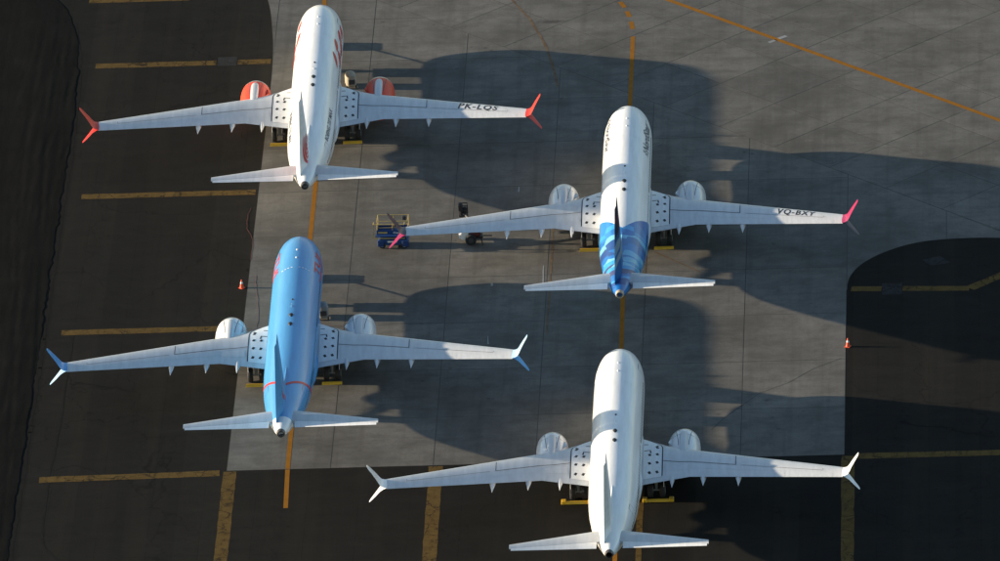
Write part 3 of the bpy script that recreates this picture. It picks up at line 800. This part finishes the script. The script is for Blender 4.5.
for k in ('wing', 'winglet_u', 'winglet_l', 'panel', 'marks', 'lines', 'stab', 'elev', 'cowl', 'lip', 'fan', 'nozzle', 'plug', 'pylon', 'cseam', 'strake', 'mstrut', 'mdoor', 'ndoor'):
    ME[k] = {1: ME[k], -1: mirror(ME[k])}
for k in ('slat', 'flap', 'aileron', 'spoiler', 'ftf'):
    ME[k] = {1: ME[k], -1: [mirror(m) for m in ME[k]]}

# ================================================================== AIRCRAFT MATERIALS
WHITE = (.84, .84, .83)
M_WHITE = paint('white_aircraft_paint', WHITE)
M_WING = paint('grey_wing_paint', (.57, .58, .59), .42, .1)
M_WING2 = paint('pale_grey_control_surface', (.58, .595, .61), .42, .1)
M_SLAT = simple('brushed_slat_metal', (.72, .73, .74), .34, .35, var=.06)
M_PANEL = paint('white_walkway_paint', (.80, .80, .79), .5, 0)
M_DARK = simple('black_marking', (.02, .021, .023), .6)
M_LINE = simple('dark_line', (.07, .072, .078), .6)
M_METAL = simple('bare_metal', (.62, .62, .63), .28, .85, var=.08)
M_HOT = simple('heat_stained_metal', (.16, .13, .11), .4, .8)
M_TYRE = simple('tyre_rubber', (.018, .018, .019), .8)
M_RIM = simple('wheel_alloy', (.28, .29, .30), .4, .6)
M_STRUT = simple('gear_strut_paint', (.26, .26, .25), .5)
M_FAN = simple('fan_titanium', (.10, .10, .105), .4, .7)
M_GLASS = simple('cabin_glass', (.015, .018, .022), .12)
M_APU = simple('apu_steel', (.13, .115, .10), .4, .6)
M_RED = paint('red_livery_paint', (.50, .018, .005), .5, 0); M_ORANGE = paint('orange_red_cowl_paint', (.72, .042, .004), .5, 0)
M_LRED = simple('red_graphic', (.55, .028, .022), .4)
M_SKY = paint('sky_blue_livery_paint', (.065, .30, .62), .4, .1)
M_MAG = paint('magenta_livery_paint', (.34, .014, .085), .4, .1); M_PURP = paint('deep_purple_shaded_blade', (.045, .008, .03), .4, .1)  # purple is the magenta winglet with its shade put into the colour
M_PALEB = paint('pale_blue_lit_blade', (.42, .62, .80)); M_NACW = paint('white_cowl_paint', (.74, .75, .76)); M_NACS = paint('silver_cowl_paint', (.66, .68, .69), .28)  # pale blue puts sunlight into the colour of the sky blue airliner's lit blades
M_INK = simple('dark_blue_lettering', (.03, .04, .07), .5)

def mat_tui():
    k = NT('sky_blue_fuselage'); y = k.sep(k.obj())[1]
    c = k.mix(k.math('LESS_THAN', y, -36.35), (.065, .30, .62), WHITE)
    return k.set(skin(k, c), .34, coat=.2)
def mat_tui_fin():
    return paint('sky_blue_fin', (.065, .30, .62), .36, .15)
def mat_nord():
    k = NT('white_fuselage_with_blue_tail'); o = k.obj(); x, y, z = k.sep(o)
    s = k.math('MULTIPLY', y, -1.0); ax = k.math('ABSOLUTE', x)
    nz = k.noise(k.mapv(o, (.35, .16, .35)), 1.0, 1, .4)
    drop = k.math('SUBTRACT', 5.42, z)
    cell = k.sep(k.vor(k.mapv(o, (.55, .42, .55), (.2, .1, .5)), 1.0, 'F1', 1))[0]
    t = k.math('ADD', k.math('ADD', s, k.math('MULTIPLY', drop, .55)), k.math('ADD', k.math('MULTIPLY', k.math('SUBTRACT', nz, .5), 2.5), k.math('MULTIPLY', k.math('SUBTRACT', cell, .5), 2.2)))
    f = k.math('DIVIDE', k.math('SUBTRACT', t, 22.0), 18.0)
    dk, md, lt, cy, wh, pu = (.004, .055, .25), (.004, .14, .46), (.03, .31, .66), (.17, .50, .72), (.52, .60, .66), (.045, .05, .17)
    c = k.ramp(f, [(0, md), (.24, lt), (.30, md), (.37, cy), (.42, dk), (.50, md), (.56, cy), (.60, lt), (.64, pu), (.70, md), (.77, lt), (.80, dk), (.87, md)], 'CONSTANT')
    nz2 = k.vor(k.mapv(o, (.5, .3, .5), (0, 0, .6)), 1.0, 'F1', 1)
    c = k.mix(k.math('MULTIPLY', k.ramp(nz2, [(0, 0), (.62, 0), (.63, 1)], 'CONSTANT'), .35), c, lt)
    bnd = k.math('ADD', s, k.math('MULTIPLY', k.math('POWER', k.math('MAXIMUM', drop, 0.0), .6), 3.0))
    edge = k.math('SUBTRACT', bnd, k.math('MULTIPLY', k.math('SUBTRACT', 1.0, k.math('MINIMUM', ax, 1.0)), .35))
    c = k.mix(k.math('GREATER_THAN', edge, 26.6), WHITE, c)
    return k.set(skin(k, c), .38, coat=.12)
def mat_nord_fin():
    k = NT('blue_mosaic_fin'); o = k.obj(); x, y, z = k.sep(o)
    nz = k.noise(k.mapv(o, (0, .35, .35)), 1.0, 1, .4)
    f = k.math('DIVIDE', k.math('ADD', k.math('SUBTRACT', z, 5.0), k.math('MULTIPLY', k.math('SUBTRACT', nz, .5), 2.6)), 8.0)
    c = k.ramp(f, [(0, (.006, .10, .32)), (.14, (.20, .30, .38)), (.27, (.006, .10, .32)), (.34, (.20, .30, .38)), (.48, (.010, .10, .28)), (.55, (.012, .014, .05)), (.66, (.06, .012, .04)), (.74, (.006, .010, .035)), (.95, (.02, .13, .24))], 'CONSTANT')
    return k.set(c, .45, spec=.3)

# ================================================================== AIRCRAFT ASSEMBLY
def airliner(loc, rz, label, L):
    """L: livery dict of materials"""
    t = empty('airliner', loc, rz, label=label, category='airliner', group='airliners parked on the apron')
    fu = obj('fuselage', ME['fuselage'], L['fus'], t)
    obj('wing_body_fairing', ME['fairing'], L.get('belly', M_WHITE), t)
    for nm in ('winL', 'winR'): obj('cabin_windows', ME[nm], M_GLASS, fu, kind='stuff')
    for m in ME['panes']: obj('windscreen', m, M_GLASS, fu)
    for (dm, fm) in ME['doors']:
        d = obj('door', dm, L['fus'], t); obj('frame', fm, M_LINE, d)
    for m in ME['ant_dark']: obj('antenna', m, M_DARK, t)
    for m in ME['ant_white']: obj('antenna', m, M_WHITE, t)
    obj('crown_markings', ME['row'], L.get('row', M_PANEL), fu, kind='stuff')
    obj('tail_cone_exhaust', ME['apu'], L.get('apu', M_APU), t)
    for sd in (1, -1):
        w = obj('wing', ME['wing'][sd], M_WING, t)
        for m in ME['slat'][sd]: obj('slat', m, M_SLAT, w)
        for m in ME['flap'][sd]: obj('flap', m, M_WING2, w)
        for m in ME['aileron'][sd]: obj('aileron', m, M_WING2, w)
        for m in ME['spoiler'][sd]: obj('spoiler', m, M_WING2, w)
        for m in ME['ftf'][sd]: obj('flap_track_fairing', m, M_WING2, w)
        obj('overwing_panel', ME['panel'][sd], M_PANEL, w); obj('walkway_marking', ME['marks'][sd], M_DARK, w); obj('wing_line', ME['lines'][sd], M_LINE, w)
        wl = obj('winglet', ME['winglet_u'][sd], L['wl_u'], t); obj('lower_blade', ME['winglet_l'][sd], L['wl_l'], wl)
        e = obj('engine', ME['cowl'][sd], L['cowl'], t)
        obj('inlet_lip', ME['lip'][sd], M_METAL, e); obj('fan', ME['fan'][sd], M_FAN, e); obj('exhaust_nozzle', ME['nozzle'][sd], M_HOT, e)
        obj('exhaust_plug', ME['plug'][sd], M_HOT, e); obj('pylon', ME['pylon'][sd], M_WING2, e); obj('cowl_seam', ME['cseam'][sd], M_LINE, e); 
        if sd == 1: obj('strake', ME['strake'][sd], L['cowl'], e)
        else: obj('strake', ME['strake'][sd], L['cowl'], e)
        h = obj('horizontal_stabilizer', ME['stab'][sd], M_WING, t); obj('elevator', ME['elev'][sd], M_PANEL, h)
        gr = obj('main_gear', ME['mstrut'][sd], M_STRUT, t); obj('gear_door', ME['mdoor'][sd], M_WHITE, gr)
        for wx in (2.42, 3.30):
            o = obj('tyre', ME['mtyre'], M_TYRE, gr); o.location = (sd * wx, -GS, .565); o2 = obj('rim', ME['mrim'], M_RIM, gr); o2.location = o.location
        obj('gear_door', ME['ndoor'][sd], M_WHITE, t)
    ng = obj('nose_gear', ME['nstrut'], M_STRUT, t)
    for wx in (-.2, .2):
        o = obj('tyre', ME['ntyre'], M_TYRE, ng); o.location = (wx, -4.0, .345); o2 = obj('rim', ME['nrim'], M_RIM, ng); o2.location = o.location
    fn = obj('vertical_fin', ME['fin'], L['fin'], t); obj('rudder', ME['rudder'], L['fin'], fn); obj('dorsal_fillet', ME['dorsal'], L.get('dorsal', L['fus']), fn)
    return t, fu, fn
ZG = .012
P1, P2, P3, P4 = ((-25.19, 68.44), R(.53)), ((-.33, 46.21), R(.19)), ((-24.87, 22.55), R(.37)), ((0, 0), 0.0)

# -- white airliner with orange-red engines
a1, fu1, fn1 = airliner((*P1[0], ZG), P1[1], 'white airliner with orange-red engines, red winglets and red petals on its sides',
    dict(fus=M_WHITE, wl_u=M_RED, wl_l=M_RED, cowl=M_ORANGE, fin=M_WHITE))
def petal(u, v, L, W, ang, n=10):
    P = []
    for i in range(n + 1):
        t = i / n; P.append((t * L, W * math.sin(math.pi * t ** .7) ** .8))
    for i in range(n - 1, 0, -1):
        t = i / n; P.append((t * L, -W * .55 * math.sin(math.pi * t ** .7) ** .8))
    c, s = math.cos(ang), math.sin(ang)
    return [(u + a * c - b * s, v + (a * s + b * c) * 28) for a, b in P]
for sd in (1, -1):
    pol = [petal(8.9, 47, 2.13, 0.27, .18), petal(11.6, 44, 2.35, 0.27, .3), petal(5.2, 62, 1.90, 0.30, .25), petal(6.6, 56, 1.79, 0.27, .2), petal(10.3, 62, 2.46, 0.32, .25), petal(7.9, 68, 2.24, 0.30, .22)]
    if sd < 0: pol = [petal(5.0, 50, 1.79, 0.27, .18), petal(7.3, 49, 2.13, 0.27, .2), petal(8.6, 64, 2.13, 0.27, .22), petal(10.6, 66, 2.35, 0.30, .2)]
    obj('red_petals', outward(wrap(poly_bm(pol), side_map(sd), 'red_petals', None, .3, 4)), M_LRED, fu1)
    obj('lettering', outward(fus_text('BOEING 737 MAX', sd, 22.8, 29.2, 66 if sd < 0 else 58, 52 if sd < 0 else 46, 'lettering')), M_INK, fu1)
def fin_skin(z, c, side, off):
    p = fin_pt(z, c, side, off)
    if c > .672:
        t = (z - 5.2) / 7.05; ch = 37.35 + t * 1.25 - 31.2 - t * 5.55; d = (c - .672) * ch
        p.x -= d * math.sin(R(11)); p.y += d * (1 - math.cos(R(11)))
    return p
def fin_graphic(polys, side, name, mat, parent):
    me = wrap(poly_bm(polys), lambda u, v: fin_skin(v, u, side, .014), name, None, .08, .3)
    bm = bmesh.new(); bm.from_mesh(me)
    for f in bm.faces:
        if f.normal.x * side < 0: f.normal_flip()
    bm.to_mesh(me); bm.free(); obj(name, me, mat, parent)
def arc_poly(cu, cv, r, a0, a1, w, n=10, ru=.17):
    O = []; I = []
    for i in range(n + 1):
        a = a0 + (a1 - a0) * i / n; k = math.sin(math.pi * (.12 + .88 * i / n)) * w
        O.append((cu + (r + k) * ru * math.cos(a), cv + (r + k) * math.sin(a))); I.append((cu + (r - k) * ru * math.cos(a), cv + (r - k) * math.sin(a)))
    return O + I[::-1]
for sd in (1, -1):
    pol = [arc_poly(.40, 7.3, .55 + .38 * i, -1.75 + .06 * i, 1.15 - .12 * i, .15, 14, .20) for i in range(5)] + [arc_poly(.36, 7.3, .3, 0, 6.2, .14, 12, .2)]
    fin_graphic(pol, sd, 'red_fin_emblem', M_LRED, fn1)
obj('registration', wing_text('PK-LQS', 11.25, 14.45, .12, .58, 'registration'), M_DARK, a1)

# -- white airliner with blue patterned tail
a2, fu2, fn2 = airliner((*P2[0], ZG), P2[1], 'white airliner with blue patterned tail, magenta winglets and dark lettering on its nose',
    dict(fus=mat_nord(), wl_u=M_MAG, wl_l=M_PURP, cowl=M_NACS, fin=mat_nord_fin(), apu=simple('tan_tail_cone', (.42, .33, .24), .45)))
for sd in (1, -1):
    obj('lettering', outward(fus_text('NordStar', sd, 5.2, 10.4, 64, 43, 'lettering', .15)), M_INK, fu2)
    star = []
    for i in range(6):
        a = math.pi / 3 * i; c, s = math.cos(a), math.sin(a); p = Vector((c, s)); q = Vector((-s, c))
        star.append([((10.85 if sd > 0 else 4.6) + v.x * .42, 53 + v.y * 12) for v in (p * .12, p * .55 + q * .17, p, p * .55 - q * .17)])
    obj('star_emblem', outward(wrap(poly_bm(star), side_map(sd), 'star_emblem', None, .3, 4)), M_INK, fu2)
obj('registration', wing_text('VQ-BXY', 11.7, 14.6, .12, .56, 'registration'), M_DARK, a2)

# -- sky-blue airliner
M_TUI = mat_tui()
a3, fu3, fn3 = airliner((*P3[0], ZG), P3[1], 'sky blue airliner with a red band round its rear fuselage and white tail cone',
    dict(fus=M_TUI, wl_u=M_SKY, wl_l=M_WHITE, cowl=M_NACW, fin=mat_tui_fin(), belly=M_SKY))
for sd in (1, -1):
    obj('lettering', outward(fus_text('TUI', sd, 5.0, 8.6, 66, 46, 'lettering')), M_LRED, fu3)
    smile = []
    O = [(4.7 + 4.4 * i / 12, 70 + 7 * math.sin(math.pi * i / 12)) for i in range(13)]; I = [(4.9 + 4.0 * i / 12, 68 + 3.5 * math.sin(math.pi * i / 12)) for i in range(13)]
    obj('smile_emblem', outward(wrap(poly_bm([O + I[::-1]]), side_map(sd), 'smile_emblem', None, .3, 4)), M_LRED, fu3)
    band_p = [(30.75 - .030 * a, a) for a in range(2, 120, 6)]; 
    P = [(u - .20, v) for u, v in band_p] + [(u + .20, v) for u, v in band_p[::-1]]
    obj('red_band', outward(wrap(poly_bm([P]), side_map(sd), 'red_band', None, .3, 4)), M_LRED, fu3)
    fin_graphic([arc_poly(.30, 7.3, 1.5, -1.45, .35, .14, 14, .2), arc_poly(.45, 6.05, .2, 0, 6.2, .17, 14, .2)], sd, 'smile_emblem', M_LRED, fn3)

# -- plain white airliner
a4, fu4, fn4 = airliner((*P4[0], ZG), P4[1], 'plain all-white airliner with white engines and winglets, nearest the camera',
    dict(fus=M_WHITE, wl_u=M_WHITE, wl_l=M_WHITE, cowl=M_NACW, fin=M_WHITE))

# lit and shaded tones painted on the winglet blades, swapped from left to right
for o in bpy.data.objects:
    if o.parent in (a2, a3) and o.name.startswith('winglet'):
        right = o.data == ME['winglet_u'][1]; A, B = (M_PALEB, M_SKY) if o.parent == a3 else (M_MAG, M_PURP)
        o.material_slots[0].material = A if right else B
        for c in bpy.data.objects:
            if c.parent == o: c.material_slots[0].material = B if right else A

# ================================================================== GROUND EQUIPMENT
M_CHY = simple('yellow_chock_paint', (.62, .36, .012), .55); 
M_LBLUE = simple('blue_lift_paint', (.008, .042, .16), .5); M_LYEL = simple('yellow_rail_paint', (.46, .33, .09), .5)
M_STEEL = simple('dark_steel', (.07, .07, .075), .5, .5); M_CREAM = simple('beige_cover', (.34, .29, .22), .7)
M_CONE = simple('orange_cone', (.72, .07, .015), .5); M_CONEW = simple('reflective_band', (.75, .75, .74), .4)
M_GREY = simple('grey_cart_paint', (.22, .22, .22), .6); M_LWHT = simple('white_equipment_paint', (.72, .71, .68), .45); M_MAROON = simple('maroon_paint', (.10, .022, .018), .45)
M_BLACK = simple('black_equipment', (.014, .014, .015), .6); M_HOSE = simple('red_hose', (.20, .03, .018), .6)

def chock_me(w):
    mb = MB().loft([[(x, .17, .012), (x, -.17, .012), (x, -.05, .2), (x, .05, .2)] for x in (-w / 2, w / 2)])
    return mb.mesh('bar', False)
NAMES = {0: 'orange-engined white airliner', 1: 'blue-tailed white airliner', 2: 'sky blue airliner', 3: 'plain white airliner'}
CB = {3: chock_me(1.95), 0: chock_me(1.5)}; CE = MB().box((0, 0, .13), (.34, .55, .235), bev=.03).mesh('end_block', False)
for i, P in enumerate((P1, P2, P3, P4)):
    for sd in (-1, 1):
        wd = 'left' if sd < 0 else 'right'
        lx, ly = sd * (2.98 if i == 3 else 2.85), -GS - .78
        c, s = math.cos(P[1]), math.sin(P[1])
        t = empty('wheel_chock', (P[0][0] + lx * c - ly * s, P[0][1] + lx * s + ly * c, .0), P[1],
                  label=f'yellow chock bar behind the {wd} main wheels of the {NAMES[i]}', category='wheel chock', group='yellow wheel chocks')
        obj('bar', CB[3 if i == 3 else 0], M_CHY, t)
        if i == 3:
            for e in (-1, 1): o = obj('end_block', CE, M_CHY, t); o.location = (e * .98, .06, 0)

# -- scissor lift under the left wing tip of the blue-tailed airliner
def scissor_lift():
    t = empty('scissor_lift', (-18.2, 29.5, ZG), R(-2), label='blue scissor lift with yellow guard rails under the magenta-tipped wing end', category='scissor lift')
    mb = MB().box((0, 0, .46), (2.35, 1.15, .42), bev=.05).box((0, 0, .75), (2.1, .95, .18), bev=.03)
    mb.box((-.95, -.6, .42), (.5, .12, .5), bev=.03).box((.95, -.6, .42), (.5, .12, .5), bev=.03)
    ch = mb.build('chassis', M_LBLUE, t)
    ty, rm = wheel(.27, .2)
    for x in (-.85, .85):
        for y in (-.52, .52):
            w = MB().lathe([(-.1, .15), (-.1, .23), (-.05, .27), (.05, .27), (.1, .23), (.1, .15)], (x, y, .27), 'Y', 20, True).build('wheel', M_TYRE, t, True)
            MB().lathe([(-.115, .03), (-.115, .15), (.115, .15), (.115, .03)], (x, y, .27), 'Y', 14, True).build('hub', M_RIM, w)
    for y in (-.38, .38):
        for k in range(3):
            z0 = .84 + k * .09
            mb = MB().tube([(-1.0, y, z0), (1.0, y, z0 + .07)], .035, 4).tube([(1.0, y + .05, z0), (-1.0, y + .05, z0 + .07)], .035, 4)
            mb.build('scissor_arm', M_STEEL, t)
    dk = MB().box((0, 0, 1.17), (2.42, 1.3, .1), bev=.02); dk.box((0, -.64, 1.36), (2.42, .03, .42)).box((0, .64, 1.30), (2.42, .03, .3)).box((-1.2, 0, 1.3), (.03, 1.26, .3)).box((1.2, 0, 1.3), (.03, 1.26, .3))
    d = dk.build('platform', M_LBLUE, t)
    def rail(x0, x1, y0, y1, z0, z1, nm='guard_rail'):
        r = .026; mb = MB()
        for z in (z0 + .5 * (z1 - z0), z1):
            mb.tube([(x0, y0, z), (x1, y0, z)], r, 6).tube([(x0, y1, z), (x1, y1, z)], r, 6).tube([(x0, y0, z), (x0, y1, z)], r, 6).tube([(x1, y0, z), (x1, y1, z)], r, 6)
        for x, y in ((x0, y0), (x1, y0), (x0, y1), (x1, y1), ((x0 + x1) / 2, y0), ((x0 + x1) / 2, y1)): mb.tube([(x, y, z0), (x, y, z1)], r, 6)
        return mb.build(nm, M_LYEL, t, True)
    rail(-1.18, 1.18, -.62, .62, 1.22, 2.3)
    # roll-out deck extension at the near left
    ex = MB().box((-.15, -.86, 1.2), (2.3, .42, .06)).build('deck_extension', M_LBLUE, t)
    mb = MB(); x0, x1, y = -1.42, .95, -1.05
    mb.tube([(x0, y, 1.05), (x0, y, 2.2), (x1, y, 2.2), (x1, y, 1.05), (x0, y, 1.05)], .036, 6)
    mb.tube([(x0, y, 2.2), (x0, -.62, 2.2)], .035, 6).tube([(x1, y, 2.2), (x1, -.62, 2.2)], .035, 6)
    mb.build('extension_rail', M_LYEL, t, True)
    MB().box((.85, .45, 2.12), (.3, .22, .34), bev=.03).build('control_box', M_STEEL, t)
    def plate(txt, x0, x1, z0, z1, y, mat):
        me = wrap(text_bm(txt, .1, True), lambda u, v: Vector((u, y, v)), 'lettering', (x0, z0, x1, z1), 9, 9); obj('lettering', me, mat, t)
    plate('Genie', .05, .8, 1.27, 1.45, -.662, M_LWHT)
    MB().box((-.75, -.665, 1.36), (.7, .012, .13)).build('decal', M_LYEL, t); MB().box((-.05, -.585, .56), (.75, .012, .12)).build('decal', M_LWHT, t)
scissor_lift()

# -- small boom lift behind the same wing
def boom_lift():
    t = empty('boom_lift', (-12.35, 29.75, ZG), R(4), label='small boom lift with white cowl and black basket half hidden behind a wing', category='boom lift')
    MB().box((.25, 0, .5), (1.5, .8, .16), bev=.03).tube([(.9, 0, .5), (1.7, 0, .45)], .05, 6).build('chassis', M_BLACK, t)
    for y in (-.55, .55):
        w = MB().lathe([(-.16, .24), (-.16, .37), (-.09, .43), (.09, .43), (.16, .37), (.16, .24)], (.05, y, .43), 'Y', 24, True).build('wheel', M_TYRE, t, True)
        MB().lathe([(-.17, .03), (-.17, .2), (.17, .2), (.17, .03)], (.05, y, .43), 'Y', 14, True).build('hub', M_STEEL, w)
    MB().box((.42, -.05, .82), (.8, .75, .42), bev=.07).build('turret', M_MAROON, t)
    MB().tube([(.85, -.45, .5), (.95, -.75, .02)], .05, 6).build('jack_leg', M_BLACK, t); MB().tube([(.85, .45, .5), (.95, .75, .02)], .05, 6).build('jack_leg', M_BLACK, t)
    MB().loft([[(-.85, -.35, .55), (-.85, .35, .55), (-.85, .35, .78), (-.85, -.35, .78)], [(-.6, -.45, .42), (-.6, .45, .42), (-.6, .45, .98), (-.6, -.45, .98)], [(-.12, -.45, .42), (-.12, .45, .42), (-.12, .45, 1.0), (-.12, -.45, 1.0)]]).build('counterweight_cowl', M_LWHT, t, True)
    MB().tube([(.4, 0, 1.0), (.25, .8, 1.4), (-.2, 1.7, 1.5)], [.12, .11, .1], 8).build('boom', M_BLACK, t, True)
    mb = MB().box((-.38, 2.15, 1.36), (.7, .6, .08), bev=.02).box((-.55, 2.05, 1.9), (.3, .3, .95), bev=.08).box((-.25, 2.15, 1.75), (.35, .3, .6), bev=.08)
    for x in (-.7, -.05):
        for y in (1.88, 2.42): mb.tube([(x, y, 1.36), (x, y, 2.25)], .04, 6)
    for z in (1.85, 2.25): mb.tube([(-.7, 1.88, z), (-.05, 1.88, z), (-.05, 2.42, z), (-.7, 2.42, z), (-.7, 1.88, z)], .04, 6)
    mb.build('basket', M_BLACK, t, True)
boom_lift()

# -- traffic cones
def cone(loc, label):
    t = empty('traffic_cone', loc, random.uniform(0, 1.5), label=label, category='traffic cone', group='orange traffic cones')
    MB().lathe([(.035, .17), (.06, .16), (.36, .105), (.66, .04), (.70, .026), (.70, .001)], (0, 0, 0), 'Z', 20, False).build('body', M_CONE, t, True)
    MB().lathe([(.38, .104), (.38, .108), (.52, .078), (.52, .074)], (0, 0, 0), 'Z', 20, False).build('reflective_band', M_CONEW, t, True)
    MB().box((0, 0, .02), (.40, .40, .04), bev=.01).build('base', M_CONE, t)
cone((-29.55, 22.2, 0), 'orange traffic cone on the left edge of the concrete by the sky blue airliner')
cone((16.75, 8.2, 0), 'orange traffic cone at the right edge of the concrete below the magenta winglet')

# -- hoses on the ground along the left concrete edge
def cable(pts, label):
    P = [Vector((x, y, .024)) for x, y in pts]; Q = []
    for i in range(len(P) - 1):
        a, b = P[i], P[i + 1]
        for k in range(6): t = k / 6; Q.append(a + (b - a) * t + Vector((.03 * math.sin(i * 2 + k * 1.05), 0, 0)))
    Q.append(P[-1])
    o = MB().tube(Q, .007, 5).build('ground_cable', M_HOSE, None, True); o['label'] = label; o['category'] = 'cable'
cable([(-29.6, 37.5), (-29.75, 35.8), (-29.7, 33.6), (-29.2, 31.6), (-29.1, 30.2), (-29.15, 27.5)], 'thin red cable curling over the asphalt edge above the left traffic cone')
cable([(-28.6, 24.5), (-28.5, 22.6), (-28.2, 19.5), (-28.05, 16.2), (-28.1, 14.6)], 'thin red cable on the concrete beside the nose of the sky blue airliner')

# -- equipment beside and in front of the two noses that stand in the sun
def case(loc, rz, label, mat):
    t = empty('equipment_case', loc, rz, label=label, category='equipment case')
    rings = []
    for z, k in ((.16, .9), (.3, 1.0), (.85, 1.0), (1.08, .9), (1.2, .62), (1.24, .3)):
        rings.append([(.42 * k * math.copysign(abs(math.sin(a)) ** .6, math.sin(a)), .62 * k * math.copysign(abs(math.cos(a)) ** .6, math.cos(a)), z) for a in (2 * math.pi * j / 20 for j in range(20))])
    MB().loft(rings).build('cover', mat, t, True)
    for x in (-.36, .36):
        for y in (-.42, .42): MB().lathe([(-.05, .02), (-.05, .13), (.05, .13), (.05, .02)], (x, y, .13), 'X', 12, True).build('wheel', M_TYRE, t, True)
    MB().box((0, -.615, .6), (.5, .03, .4), bev=.01).build('hatch', M_STEEL, t)
def place(P, lx, s): c, q = math.cos(P[1]), math.sin(P[1]); return (P[0][0] + lx * c + s * q, P[0][1] + lx * q - s * c, ZG)
case(place(P1, 2.35, 7.3), .2, 'beige covered equipment case beside the fuselage of the orange-engined airliner', M_CREAM)
case(place(P3, 1.75, 6.4), .1, 'dark equipment case beside the forward fuselage of the sky blue airliner', M_GREY)
def cart(P, nm):
    t = empty('ground_cart', place(P, .2, -1.0), P[1], label=f'low grey ground cart ahead of the nose of the {nm}', category='cart', group='ground carts ahead of the noses')
    MB().box((0, 0, .42), (1.3, 1.6, .36), bev=.05).box((0, 0, .63), (1.1, 1.4, .1), bev=.03).build('body', M_GREY, t)
    for x in (-.55, .55):
        for y in (-.55, .55): MB().lathe([(-.08, .03), (-.08, .24), (.08, .24), (.08, .03)], (x, y, .24), 'X', 16, True).build('wheel', M_TYRE, t, True)
    MB().tube([(0, -.6, .66), (0, -2.4, 1.15), (0, -4.5, 1.7)], .045, 8).build('tow_bar', M_STEEL, t)
cart(P1, 'orange-engined airliner'); cart(P3, 'sky blue airliner')
bpy.context.view_layer.update()
